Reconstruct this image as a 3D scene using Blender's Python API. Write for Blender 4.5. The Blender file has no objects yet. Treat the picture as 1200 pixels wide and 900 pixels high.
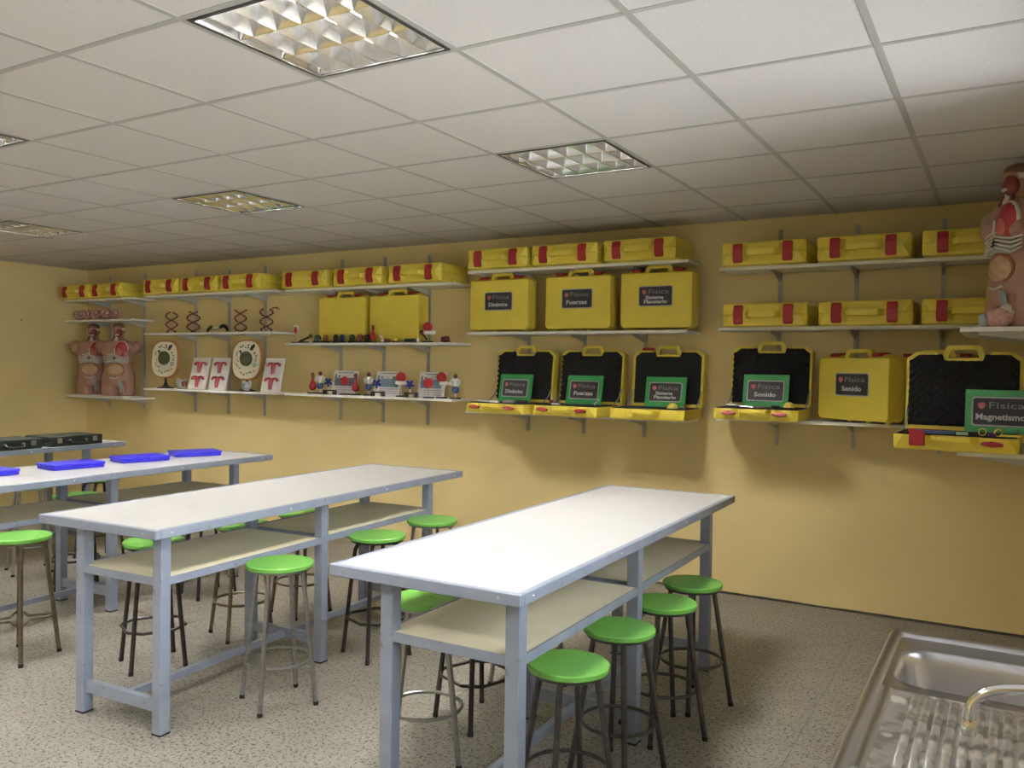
import bpy, bmesh, math, random
from mathutils import Vector, Matrix
random.seed(7)
S = bpy.context.scene
C = bpy.context.scene.collection
PI = math.pi
H = 2.627            # ceiling height
XL, XR, YB, YF = -6.95, 2.42, 4.80, -2.44   # left, right, shelf wall, wall behind the camera

# ------------------------------------------------------------------ camera, world, exposure
cam_d = bpy.data.cameras.new('camera'); cam = bpy.data.objects.new('camera', cam_d); C.objects.link(cam)
yaw, pitch, roll = 0.530704112, -0.0179178239, 0.0145618796
fw = Vector((-math.sin(yaw)*math.cos(pitch), math.cos(yaw)*math.cos(pitch), math.sin(pitch)))
r0 = Vector((math.cos(yaw), math.sin(yaw), 0)); u0 = r0.cross(fw)
rt = r0*math.cos(roll) + u0*math.sin(roll); up = u0*math.cos(roll) - r0*math.sin(roll)
M = Matrix((rt, up, -fw)).transposed().to_4x4(); M.translation = (2.21396, -1.11694, 1.56898)
cam.matrix_world = M
cam_d.sensor_width = 36; cam_d.lens = 989.338*36/1200; cam_d.clip_start = 0.02
S.camera = cam
SKY = 8.5
TUBE = 320.0
w = bpy.data.worlds.new('sky'); S.world = w; w.use_nodes = True
bg = w.node_tree.nodes['Background']; bg.inputs[0].default_value = (0.90, 0.95, 1.0, 1); bg.inputs[1].default_value = SKY
S.view_settings.view_transform = 'Standard'; S.view_settings.look = 'None'
S.view_settings.exposure = 0.30; S.view_settings.gamma = 1.0; S.view_settings.use_curve_mapping = False
WY0, WY1, WZ0, WZ1 = -1.9, 2.45, 1.12, 2.56     # daylight window in the right wall, over the sink
ld = bpy.data.lights.new('window_portal', 'AREA'); ld.shape = 'RECTANGLE'; ld.size = WZ1-WZ0; ld.size_y = WY1-WY0
ld.cycles.is_portal = True
lo = bpy.data.objects.new('window_portal', ld); C.objects.link(lo)
lo.location = (XR+0.13, (WY0+WY1)/2, (WZ0+WZ1)/2); lo.rotation_euler = (0, PI/2, 0)

# ------------------------------------------------------------------ materials
MATS = {}
def mat(name, col, rough=0.5, metal=0.0, var=0.0, vscale=8.0, bump=0.0, bscale=60.0, emit=None, spec=0.5, trans=0.0, coat=0.0, alpha=1.0):
    m = bpy.data.materials.new(name); m.use_nodes = True; MATS[name] = m
    nt = m.node_tree; b = nt.nodes['Principled BSDF']
    b.inputs['Base Color'].default_value = (*col, 1); b.inputs['Roughness'].default_value = rough
    b.inputs['Metallic'].default_value = metal; b.inputs['Specular IOR Level'].default_value = spec
    if trans: b.inputs['Transmission Weight'].default_value = trans
    if coat: b.inputs['Coat Weight'].default_value = coat
    if alpha < 1: b.inputs['Alpha'].default_value = alpha
    if emit:
        b.inputs['Emission Color'].default_value = (*emit[0], 1); b.inputs['Emission Strength'].default_value = emit[1]
    if var or bump:
        tc = nt.nodes.new('ShaderNodeTexCoord')
    if var:
        n = nt.nodes.new('ShaderNodeTexNoise'); n.inputs['Scale'].default_value = vscale; n.inputs['Detail'].default_value = 5
        nt.links.new(tc.outputs['Object'], n.inputs['Vector'])
        r = nt.nodes.new('ShaderNodeValToRGB')
        r.color_ramp.elements[0].position = 0.3; r.color_ramp.elements[1].position = 0.7
        r.color_ramp.elements[0].color = (*[c*(1-var) for c in col], 1); r.color_ramp.elements[1].color = (*[min(1, c*(1+var)) for c in col], 1)
        nt.links.new(n.outputs['Fac'], r.inputs['Fac']); nt.links.new(r.outputs['Color'], b.inputs['Base Color'])
    if bump:
        n2 = nt.nodes.new('ShaderNodeTexNoise'); n2.inputs['Scale'].default_value = bscale; n2.inputs['Detail'].default_value = 3
        nt.links.new(tc.outputs['Object'], n2.inputs['Vector'])
        bp = nt.nodes.new('ShaderNodeBump'); bp.inputs['Strength'].default_value = bump; bp.inputs['Distance'].default_value = 0.01
        nt.links.new(n2.outputs['Fac'], bp.inputs['Height']); nt.links.new(bp.outputs['Normal'], b.inputs['Normal'])
    return m

def overlay(m, tex, lo_, hi_, col, scale, fac=1.0, rough=None, seedoff=0.0, coord='Object', stretch=None):
    """mix a second colour over base colour where a noise / voronoi texture lies in a range"""
    nt = m.node_tree; b = nt.nodes['Principled BSDF']
    tc = nt.nodes.new('ShaderNodeTexCoord'); mp = nt.nodes.new('ShaderNodeMapping')
    mp.inputs['Location'].default_value = (seedoff, seedoff*.7, seedoff*1.3)
    if stretch: mp.inputs['Scale'].default_value = stretch
    nt.links.new(tc.outputs[coord], mp.inputs['Vector'])
    if tex == 'noise':
        n = nt.nodes.new('ShaderNodeTexNoise'); n.inputs['Scale'].default_value = scale; n.inputs['Detail'].default_value = 6; out = n.outputs['Fac']
    else:
        n = nt.nodes.new('ShaderNodeTexVoronoi'); n.inputs['Scale'].default_value = scale; out = n.outputs['Distance']
    nt.links.new(mp.outputs['Vector'], n.inputs['Vector'])
    mr = nt.nodes.new('ShaderNodeMapRange'); mr.inputs['From Min'].default_value = lo_; mr.inputs['From Max'].default_value = hi_
    mr.inputs['To Min'].default_value = 0; mr.inputs['To Max'].default_value = fac
    nt.links.new(out, mr.inputs['Value'])
    mx = nt.nodes.new('ShaderNodeMix'); mx.data_type = 'RGBA'
    src = b.inputs['Base Color'].links[0].from_socket if b.inputs['Base Color'].links else None
    if src: nt.links.new(src, mx.inputs[6])
    else: mx.inputs[6].default_value = b.inputs['Base Color'].default_value
    mx.inputs[7].default_value = (*col, 1)
    nt.links.new(mr.outputs['Result'], mx.inputs[0]); nt.links.new(mx.outputs[2], b.inputs['Base Color'])
    if rough is not None:
        mr2 = nt.nodes.new('ShaderNodeMix'); mr2.data_type = 'FLOAT'
        mr2.inputs[2].default_value = b.inputs['Roughness'].default_value; mr2.inputs[3].default_value = rough
        nt.links.new(mr.outputs['Result'], mr2.inputs[0]); nt.links.new(mr2.outputs[0], b.inputs['Roughness'])
    return m

m_wall = mat('yellow_wall_paint', (0.77, 0.62, 0.295), 0.55, var=0.05, vscale=1.7, bump=0.08, bscale=45)
m_wall2 = mat('pale_wall_paint', (0.62, 0.56, 0.42), 0.6, var=0.04, vscale=2)
m_tile = mat('ceiling_tile', (0.615, 0.585, 0.558), 0.85, var=0.035, vscale=70, bump=0.12, bscale=150)
m_grid = mat('ceiling_grid_white', (0.40, 0.385, 0.355), 0.5)
m_void = mat('plenum', (0.1, 0.1, 0.1), 0.9)
m_floor = mat('terrazzo', (0.25, 0.236, 0.206), 0.42, var=0.14, vscale=2.2, bump=0.03, bscale=200)
overlay(m_floor, 'noise', 0.56, 0.60, (0.050, 0.043, 0.035), 66, 0.95)
overlay(m_floor, 'noise', 0.57, 0.63, (0.33, 0.315, 0.28), 60, 0.55, seedoff=3)
overlay(m_floor, 'voronoi', 0.24, 0.16, (0.045, 0.04, 0.033), 58, 0.9)
overlay(m_floor, 'noise', 0.50, 0.70, (0.15, 0.135, 0.108), 1.3, 0.45, seedoff=9)
m_grout = mat('floor_grout', (0.20, 0.175, 0.135), 0.8)
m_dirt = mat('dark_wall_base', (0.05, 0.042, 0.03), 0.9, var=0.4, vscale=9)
m_steel = mat('bluegrey_paint', (0.235, 0.27, 0.345), 0.38, var=0.10, vscale=9)
overlay(m_steel, 'noise', 0.66, 0.70, (0.16, 0.16, 0.17), 26, 0.8)
m_top = mat('white_tabletop', (0.53, 0.53, 0.525), 0.30, var=0.02, vscale=5)
overlay(m_top, 'noise', 0.66, 0.74, (0.46, 0.42, 0.35), 6, 0.6, seedoff=2)
overlay(m_top, 'noise', 0.735, 0.75, (0.30, 0.27, 0.23), 22, 0.8, seedoff=5)
m_panel = mat('beige_shelf_panel', (0.76, 0.70, 0.52), 0.40, var=0.07, vscale=4)
overlay(m_panel, 'noise', 0.64, 0.74, (0.42, 0.36, 0.24), 9, 0.5, seedoff=4)
m_green = mat('green_seat_paint', (0.165, 0.46, 0.085), 0.25, var=0.05, vscale=6, bump=0.03, bscale=20)
overlay(m_green, 'noise', 0.70, 0.72, (0.05, 0.09, 0.04), 34, 0.9, seedoff=1)
m_silver = mat('silver_tube', (0.32, 0.325, 0.335), 0.30, 0.85, var=0.15, vscale=30)
m_gun = mat('gunmetal_tube', (0.095, 0.095, 0.10), 0.36, 0.75, var=0.25, vscale=30)
m_black = mat('black_tube', (0.035, 0.03, 0.027), 0.42, 0.35, var=0.3, vscale=25)
m_bronze = mat('bronze_tube', (0.17, 0.145, 0.10), 0.36, 0.8, var=0.25, vscale=25)
m_rubber = mat('rubber', (0.02, 0.02, 0.02), 0.8)
m_screw = mat('screw', (0.7, 0.7, 0.7), 0.3, 0.9)
m_case = mat('yellow_plastic', (0.80, 0.65, 0.080), 0.42, var=0.05, vscale=6, bump=0.05, bscale=260)
m_latch = mat('red_plastic', (0.36, 0.014, 0.024), 0.45)
m_foam = mat('black_foam', (0.011, 0.011, 0.013), 0.95, bump=0.3, bscale=300)
m_card = mat('green_card', (0.035, 0.36, 0.085), 0.22, coat=0.5)
m_sign = mat('charcoal_sign', (0.030, 0.030, 0.036), 0.38)
m_edge = mat('silver_sign_edge', (0.45, 0.46, 0.47), 0.4, 0.3)
m_lets = mat('pale_lettering', (0.62, 0.62, 0.62), 0.5)
m_letd = mat('grey_lettering', (0.24, 0.24, 0.26), 0.5)
m_crest = mat('pink_crest', (0.62, 0.16, 0.15), 0.5)
m_board = mat('white_melamine', (0.86, 0.85, 0.80), 0.45)
m_upr = mat('grey_upright', (0.50, 0.50, 0.47), 0.45, 0.2)
m_mirror = mat('polished_louver', (0.90, 0.90, 0.90), 0.17, 1.0)
m_trim = mat('dark_anodised_trim', (0.035, 0.034, 0.030), 0.5)
m_housing = mat('fixture_housing', (0.72, 0.72, 0.70), 0.35, 0.6)
m_tube = mat('lit_tube', (1, 1, 1), 0.4, emit=((1.0, 0.955, 0.90), TUBE))
m_inox = mat('stainless_steel', (0.70, 0.70, 0.73), 0.28, 1.0, bump=0.02, bscale=30)
m_ribbed = mat('stained_stainless', (0.60, 0.585, 0.56), 0.38, 0.75, var=0.1, vscale=12)
overlay(m_ribbed, 'noise', 0.48, 0.56, (0.26, 0.24, 0.215), 17, 0.7, rough=0.5, seedoff=2)
overlay(m_ribbed, 'noise', 0.58, 0.60, (0.60, 0.57, 0.52), 16, 0.8, rough=0.7, seedoff=6)
m_chrome = mat('chrome', (0.82, 0.82, 0.82), 0.07, 1.0)
m_glass = mat('window_glass', (0.95, 0.98, 1.0), 0.02)
_nt = m_glass.node_tree; _t = _nt.nodes.new('ShaderNodeBsdfTransparent'); _g = _nt.nodes.new('ShaderNodeBsdfGlossy'); _g.inputs['Roughness'].default_value = .02
_f = _nt.nodes.new('ShaderNodeFresnel'); _x = _nt.nodes.new('ShaderNodeMixShader')
_nt.links.new(_f.outputs[0], _x.inputs[0]); _nt.links.new(_t.outputs[0], _x.inputs[1]); _nt.links.new(_g.outputs[0], _x.inputs[2])
_nt.links.new(_x.outputs[0], _nt.nodes['Material Output'].inputs['Surface'])
m_alu = mat('window_frame_paint', (0.75, 0.75, 0.74), 0.4)
m_blue = mat('blue_plastic', (0.03, 0.022, 0.60), 0.40)
m_dgreen = mat('dark_green_case', (0.016, 0.024, 0.020), 0.45)
m_skin = mat('torso_skin', (0.38, 0.21, 0.15), 0.42, var=0.06, vscale=14)
m_lung = mat('lung_red', (0.42, 0.035, 0.045), 0.4)
m_bone = mat('bone_white', (0.62, 0.58, 0.50), 0.45)
m_organ = mat('intestine_tan', (0.52, 0.33, 0.19), 0.45, var=0.15, vscale=40)
m_tissue = mat('muscle_brown_red', (0.20, 0.045, 0.035), 0.45, var=0.3, vscale=40)
m_hair = mat('brown_scalp', (0.16, 0.075, 0.045), 0.5)
m_cart = mat('grey_green_cartilage', (0.36, 0.42, 0.38), 0.5)
m_dark = mat('black_plastic', (0.014, 0.013, 0.013), 0.45)
m_cream = mat('cream_plastic', (0.78, 0.72, 0.52), 0.45)
m_orange = mat('orange_membrane', (0.62, 0.30, 0.10), 0.45)
m_olive = mat('olive_nucleus', (0.10, 0.10, 0.035), 0.45)
m_rust = mat('rust_organelle', (0.36, 0.12, 0.04), 0.45)
m_mint = mat('pale_green_organelle', (0.42, 0.55, 0.44), 0.45)
m_pwhite = mat('white_plastic', (0.78, 0.76, 0.72), 0.4)
m_rose = mat('rose_relief', (0.48, 0.085, 0.095), 0.45, var=0.15, vscale=40)
m_helix = mat('dark_red_helix', (0.13, 0.018, 0.018), 0.4)
m_rung = mat('pale_rung', (0.45, 0.28, 0.26), 0.5)
m_pinkm = mat('pink_model', (0.50, 0.27, 0.23), 0.45, var=0.2, vscale=60)
m_red = mat('red_disc', (0.42, 0.02, 0.025), 0.4)
m_rblue = mat('royal_blue', (0.02, 0.035, 0.26), 0.4)
m_denim = mat('denim_blue', (0.07, 0.12, 0.30), 0.5)
m_brown = mat('brown_head', (0.16, 0.06, 0.04), 0.5)
m_sky = mat('panel_blue', (0.22, 0.32, 0.42), 0.4)
m_lilac = mat('panel_lilac', (0.52, 0.46, 0.50), 0.4)
m_teal = mat('panel_teal', (0.24, 0.33, 0.30), 0.4)
m_print = mat('panel_print', (0.10, 0.09, 0.11), 0.5)
m_yel = mat('yellow_ball', (0.80, 0.68, 0.10), 0.35)
m_forest = mat('dark_green_part', (0.03, 0.10, 0.04), 0.45)
m_strap = mat('grey_strap', (0.28, 0.27, 0.28), 0.6)
m_clear = mat('clear_plastic', (0.55, 0.58, 0.60), 0.15, spec=0.8)
m_purple = mat('purple_part', (0.14, 0.04, 0.30), 0.4)

# ------------------------------------------------------------------ mesh helpers
class MB:
    def __init__(s): s.v = []; s.f = []
    def add(s, v, f):
        o = len(s.v); s.v += [tuple(x) for x in v]; s.f += [tuple(i+o for i in q) for q in f]; return s
    def box(s, x0, x1, y0, y1, z0, z1, T=None):
        v = [(x, y, z) for z in (z0, z1) for y in (y0, y1) for x in (x0, x1)]
        if T: v = [T @ Vector(p) for p in v]
        return s.add(v, [(0, 2, 3, 1), (4, 5, 7, 6), (0, 1, 5, 4), (2, 6, 7, 3), (0, 4, 6, 2), (1, 3, 7, 5)])
    def bbox(s, x0, x1, y0, y1, z0, z1, b):
        """box with chamfered vertical and horizontal edges"""
        rings = [(z0, b), (z0+b, 0), (z1-b, 0), (z1, b)]
        L = []
        for z, i in rings:
            a, c, d, e = x0+i, x1-i, y0+i, y1-i
            L.append([(a+b, d, z), (c-b, d, z), (c, d+b, z), (c, e-b, z), (c-b, e, z), (a+b, e, z), (a, e-b, z), (a, d+b, z)])
        return s.loft(L)
    def loft(s, rings, cap0=True, cap1=True, closed=True):
        n = len(rings[0]); v = [p for r in rings for p in r]; f = []
        for k in range(len(rings)-1):
            for i in range(n if closed else n-1):
                j = (i+1) % n
                f.append((k*n+i, k*n+j, (k+1)*n+j, (k+1)*n+i))
        if cap0: f.append(tuple(range(n-1, -1, -1)))
        if cap1: f.append(tuple((len(rings)-1)*n+i for i in range(n)))
        return s.add(v, f)
    def prism(s, poly, y0, y1, axis='y'):
        """polygon in xz extruded along y (or xy along z)"""
        if axis == 'y': rings = [[(x, y0, z) for x, z in poly], [(x, y1, z) for x, z in poly]]
        elif axis == 'z': rings = [[(x, y, y0) for x, y in poly], [(x, y, y1) for x, y in poly]]
        else: rings = [[(y0, x, z) for x, z in poly], [(y1, x, z) for x, z in poly]]
        return s.loft(rings)
    def tube(s, pts, r, n=8, closed=False, caps=True):
        pts = [Vector(p) for p in pts]; rr = r if isinstance(r, (list, tuple)) else [r]*len(pts)
        m = len(pts); rings = []; prev = None
        for i, p in enumerate(pts):
            a = pts[(i-1) % m] if (closed or i > 0) else p; b = pts[(i+1) % m] if (closed or i < m-1) else p
            t = (b-a).normalized()
            ref = prev if prev is not None else (Vector((0, 0, 1)) if abs(t.z) < .9 else Vector((1, 0, 0)))
            x = (ref - t*ref.dot(t)).normalized(); y = t.cross(x); prev = x
            rings.append([p + (x*math.cos(2*PI*k/n) + y*math.sin(2*PI*k/n))*rr[i] for k in range(n)])
        if closed: rings.append(rings[0]); caps = False
        return s.loft(rings, caps, caps)
    def lathe(s, prof, n=24, c=(0, 0, 0), T=None):
        rings = [[(c[0]+r*math.cos(2*PI*k/n), c[1]+r*math.sin(2*PI*k/n), c[2]+z) for k in range(n)] for r, z in prof]
        if T: rings = [[T @ Vector(p) for p in q] for q in rings]
        return s.loft(rings)
    def ell(s, c, rx, ry, rz, n=14, m=8, T=None):
        rings = []
        for k in range(m+1):
            a = -PI/2 + PI*k/m; q = max(math.cos(a), 0.02); z = math.sin(a)
            rings.append([(c[0]+rx*q*math.cos(2*PI*i/n), c[1]+ry*q*math.sin(2*PI*i/n), c[2]+rz*z) for i in range(n)])
        if T: rings = [[T @ Vector(p) for p in r] for r in rings]
        return s.loft(rings)
    def mesh(s, name, m, smooth=None):
        me = bpy.data.meshes.new(name); me.from_pydata(s.v, [], s.f); me.update()
        bm = bmesh.new(); bm.from_mesh(me); bmesh.ops.recalc_face_normals(bm, faces=bm.faces); bm.to_mesh(me); bm.free()
        if m: me.materials.append(m)
        if smooth is not None:
            me.polygons.foreach_set('use_smooth', [True]*len(me.polygons)); me.set_sharp_from_angle(angle=math.radians(smooth))
        return me
def ob(name, me, parent=None, loc=(0, 0, 0), rot=(0, 0, 0), mtx=None):
    o = bpy.data.objects.new(name, me); C.objects.link(o)
    if parent: o.parent = parent
    if mtx is not None: o.matrix_local = mtx
    else: o.location = loc; o.rotation_euler = rot
    return o
def empty(name, loc=(0, 0, 0), rz=0, label=None, cat=None, group=None):
    o = bpy.data.objects.new(name, None); C.objects.link(o); o.empty_display_size = .05
    o.location = loc; o.rotation_euler = (0, 0, rz)
    if label: tag(o, label, cat, group)
    return o
def tag(o, label, cat, group=None):
    o['label'] = label; o['category'] = cat
    if group: o['group'] = group
    return o
def struct(o): o['kind'] = 'structure'; return o
def world_of(loc, rz): return Matrix.Translation(Vector(loc)) @ Matrix.Rotation(rz, 4, 'Z')
def RX(a): return Matrix.Rotation(a, 4, 'X')
def RZ(a): return Matrix.Rotation(a, 4, 'Z')
def RY(a): return Matrix.Rotation(a, 4, 'Y')
def TR(x, y, z): return Matrix.Translation((x, y, z))

# ------------------------------------------------------------------ room shell
struct(ob('wall_back', MB().box(XL-.2, XR+.2, YB, YB+.2, -.1, H+.4).mesh('wall_back', m_wall)))
struct(ob('wall_left', MB().box(XL-.2, XL, YF, YB, -.1, H+.4).mesh('wall_left', m_wall)))
struct(ob('wall_front', MB().box(XL-.2, XR+.2, YF-.2, YF, -.1, H+.4).mesh('wall_front', m_wall)))
wr = MB()
wr.box(XR, XR+.18, YF, YB, -.1, WZ0); wr.box(XR, XR+.18, YF, YB, WZ1, H+.4)
wr.box(XR, XR+.18, YF, WY0, WZ0, WZ1); wr.box(XR, XR+.18, WY1, YB, WZ0, WZ1)
struct(ob('wall_right', wr.mesh('wall_right', m_wall)))
wn = MB(); fx0, fx1 = XR+.06, XR+.10
wn.box(fx0, fx1, WY0, WY1, WZ0, WZ0+.05); wn.box(fx0, fx1, WY0, WY1, WZ1-.05, WZ1)
nbar = 4
for k in range(nbar+1):
    y = WY0+(WY1-WY0-.05)*k/nbar; wn.box(fx0, fx1, y, y+.05, WZ0+.05, WZ1-.05)
win = struct(ob('window_1', wn.mesh('window_1', m_alu)))
for k in range(nbar):
    y = WY0+.05+(WY1-WY0-.05)*k/nbar
    ob('pane', MB().box(fx0+.018, fx0+.022, y, y+(WY1-WY0-.05)/nbar-.05, WZ0+.05, WZ1-.05).mesh('pane', m_glass), win)
# floor: slab with grout colour, terrazzo tiles on it
floor = struct(ob('floor', MB().box(XL, XR, YF, YB, -.1, -.004).mesh('floor', m_grout)))
T5 = 0.5; ft = MB().box(0.0008, T5-.0008, 0.0008, T5-.0008, -.012, 0).mesh('floor_tile', m_floor)
gx0 = 1.47-17*T5; gy0 = YF
i = 0
while gx0+i*T5 < XR:
    j = 0
    while gy0+j*T5 < YB:
        x, y = gx0+i*T5, gy0+j*T5
        a, b, c_, d = max(x, XL), min(x+T5, XR), y, min(y+T5, YB)
        if b-a > .02 and d-c_ > .02:
            if b-a > T5-.001 and d-c_ > T5-.001: o = ob('floor_tile', ft, floor, (x, y, 0))
            else: o = ob('floor_tile', MB().box(.0008, b-a-.0008, .0008, d-c_-.0008, -.012, 0).mesh('floor_tile', m_floor), floor, (a, c_, 0))
        j += 1
    i += 1
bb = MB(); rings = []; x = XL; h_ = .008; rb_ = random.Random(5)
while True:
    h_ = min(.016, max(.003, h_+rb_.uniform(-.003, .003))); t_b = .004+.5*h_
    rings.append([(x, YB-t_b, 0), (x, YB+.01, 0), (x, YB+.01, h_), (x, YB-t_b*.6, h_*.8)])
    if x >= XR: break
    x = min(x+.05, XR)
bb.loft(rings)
struct(ob('dirt_line_back', bb.mesh('dirt_line_back', m_dirt)))  # irregular dark dirt line along the wall foot as a thin strip, no baseboard here
# ceiling: slab over the void, T-bar grid, one lay-in tile per cell
ceil = struct(ob('ceiling', MB().box(XL-.1, XR+.1, YF-.1, YB+.1, H+.30, H+.36).mesh('ceiling', m_void)))
TS = 0.61
FIX = [(0, 1), (0, 4), (-4, 1), (-4, 4), (-8, 1), (-8, 4), (0, -2), (-4, -2), (-8, -2)]
tm = MB().box(.004, TS-.004, .004, TS-.004, 0.0016, .018).mesh('ceiling_tile', m_tile)
for ci in range(-12, 4):
    for rj in range(-4, 8):
        if (ci, rj) in FIX: continue
        a, b, c_, d = max(ci*TS, XL), min((ci+1)*TS, XR), max(rj*TS, YF), min((rj+1)*TS, YB)
        if b-a < .02 or d-c_ < .02: continue
        if b-a > TS-.001 and d-c_ > TS-.001: ob('ceiling_tile', tm, ceil, (a, c_, H))
        else: ob('ceiling_tile', MB().box(.004, b-a-.004, .004, d-c_-.004, .0016, .018).mesh('ceiling_tile', m_tile), ceil, (a, c_, H))
def bar(x0, x1, y0, y1): ob('grid_bar', MB().box(x0, x1, y0, y1, H-.0003, H+.0015).mesh('grid_bar', m_grid), ceil)
for ci in range(-11, 4): bar(ci*TS-.012, ci*TS+.012, YF, YB)
for rj in range(-3, 8): ob('grid_bar', MB().box(XL, XR, rj*TS-.012, rj*TS+.012, H-.0001, H+.0013).mesh('grid_bar', m_grid), ceil)

# ------------------------------------------------------------------ recessed louvred ceiling lights
def make_fixture_meshes():
    h = TS/2; m = {}
    q = h-.014
    fr = MB()
    for a in (-1, 1):
        fr.box(min(a*q, a*(q-.014)), max(a*q, a*(q-.014)), -q, q, -.0025, .0004); fr.box(-q+.014, q-.014, min(a*q, a*(q-.014)), max(a*q, a*(q-.014)), -.0025, .0004)
    m['frame'] = fr.mesh('frame', m_trim)
    hs = MB(); t = .003; z1 = .11
    hs.box(-q, q, -q, q, z1, z1+t)
    hs.box(-q, -q+t, -q, q, .006, z1); hs.box(q-t, q, -q, q, .006, z1); hs.box(-q+t, q-t, -q, -q+t, .006, z1); hs.box(-q+t, q-t, q-t, q, .006, z1)
    m['housing'] = hs.mesh('housing', m_housing)
    m['tube'] = MB().tube([(-q+.03, 0, 0), (q-.03, 0, 0)], .015, 10).mesh('tube', m_tube, 60)
    # long parabolic reflector ridge between two tubes (V with its point down)
    prof = [(-.052, .055), (-.030, .042), (-.014, .024), (-.002, .002), (.002, .002), (.014, .024), (.030, .042), (.052, .055)]
    m['reflector'] = MB().prism(prof, -q+.014, q-.014, 'x').mesh('reflector', m_mirror, 50)
    half = [(0, .055), (.0, .002), (.006, .004), (.018, .024), (.034, .042), (.052, .055)]
    m['side_reflector'] = MB().prism(half, -q+.014, q-.014, 'x').mesh('side_reflector', m_mirror, 50)
    bl = [(-.016, .050), (-.008, .030), (-.0015, .000), (.0015, .000), (.008, .030), (.016, .050)]
    m['blade'] = MB().prism(bl, -.088, .088).mesh('blade', m_mirror, 50)
    m['end_reflector'] = MB().prism([(0, .066), (0, .0005), (.003, .0005), (.012, .030), (.024, .066)], -q+.014, q-.014).mesh('end_reflector', m_mirror, 50)
    return m, q
FM, fq = make_fixture_meshes()
flabels = {(0, 1): 'large louvred ceiling light at the top of the photo, nearest to the viewer',
           (0, 4): 'louvred ceiling light above the far end of the nearest lab table, near the shelf wall',
           (-4, 4): 'louvred ceiling light left of centre, above the second and third lab tables',
           (-8, 4): 'louvred ceiling light at the far left, close to the corner of the room',
           (-4, 1): 'louvred ceiling light of which only a corner shows at the left edge'}
for (ci, rj) in FIX:
    o = empty('ceiling_light', ((ci+.5)*TS, (rj+.5)*TS, H), 0, flabels.get((ci, rj), 'louvred ceiling light behind the viewer, %s of its row' % {0: 'rightmost', -4: 'middle', -8: 'leftmost'}[ci] if rj < 0 else 'louvred ceiling light out of view at the far left end of the room'), 'ceiling light', 'recessed louvred ceiling lights')
    ob('frame', FM['frame'], o); ob('housing', FM['housing'], o)
    cw = 2*(fq-.014)/3
    for k in range(3):
        yc = -fq+.014+cw*(k+.5)
        tb_ = ob('tube', FM['tube'], o, (0, yc, .075))
        for n in range(5):
            ob('louver_blade', FM['blade'], o, (-fq+.014+2*(fq-.014)*(n+.55)/5.25, yc, .001))
    for k in (1, 2): ob('reflector', FM['reflector'], o, (0, -fq+.014+cw*k, .001))
    ob('end_reflector', FM['end_reflector'], o, (-fq+.006, 0, 0)); ob('end_reflector', FM['end_reflector'], o, (fq-.006, 0, 0), (0, 0, PI))
    ob('side_reflector', FM['side_reflector'], o, (0, -fq+.0145, .001)); ob('side_reflector', FM['side_reflector'], o, (0, fq-.0145, .001), (0, 0, PI))

# ------------------------------------------------------------------ wall uprights with brackets, shelf boards
def upright_mesh():
    b = MB(); z0, z1 = 1.075, 2.545
    b.box(-.0125, .0125, -.004, -.0005, z0, z1); b.box(-.0125, -.0095, -.013, -.004, z0, z1); b.box(.0095, .0125, -.013, -.004, z0, z1); b.box(-.003, .003, -.013, -.004, z0, z1)
    return b.mesh('upright', m_upr)
UM = upright_mesh()
def bracket_mesh(L=.27):
    poly = [(-.012, 0), (-L, 0), (-L, -.012), (-L*.55, -.030), (-.020, -.055), (-.012, -.055)]
    b = MB().prism(poly, -.004, .004, 'x'); b.box(-.011, .011, -L, -.012, -.003, 0); return b.mesh('bracket', m_upr)
BM_ = bracket_mesh()
TH = .020
SH = {'A': (-6.90, -5.71, [2.262, 2.038, 1.205]), 'B': (-5.51, -3.65, [2.270, 1.884, 1.317]), 'C': (-3.50, -1.645, [2.262, 1.776, 1.317]),
      'D': (-1.505, .308, [2.340, 1.855, 1.235]), 'E': (.522, 2.33, [2.268, 1.868, 1.262])}
UX = {'A': [-6.51, -5.90], 'B': [-5.07, -4.57, -4.06], 'C': [-3.08, -2.58, -2.09], 'D': [-1.10, -.605, -.11], 'E': [.86, 1.35, 1.855]}
where = {'A': 'the shelves with the anatomical torsos in the far corner', 'B': 'the shelves with the DNA and cell models', 'C': 'the shelves with the red disc stands',
         'D': 'the shelves with the three open green-card cases', 'E': 'the right-hand shelves with the open Sonido case'}
ordn = {2: ['left', 'right'], 3: ['left', 'middle', 'right']}
rown = ['top', 'middle', 'bottom']
for s in 'ABCDE':
    x0, x1, zs = SH[s]
    for k, x in enumerate(UX[s]):
        u = ob('shelf_upright', UM, None, (x, YB, 0)); tag(u, 'grey wall upright, %s one carrying %s' % (ordn[len(UX[s])][k], where[s]), 'shelf upright', 'slotted wall uprights')
        for z in zs: ob('bracket', BM_, u, (0, 0, z-TH-.0005))
    for k, z in enumerate(zs):
        o = ob('wall_shelf', MB().box(x0, x1, YB-.30, YB-.0145, z-TH, z).mesh('wall_shelf', m_board))
        tag(o, 'white shelf board, %s one of %s' % (rown[k], where[s]), 'shelf', 'white wall shelves')
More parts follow.
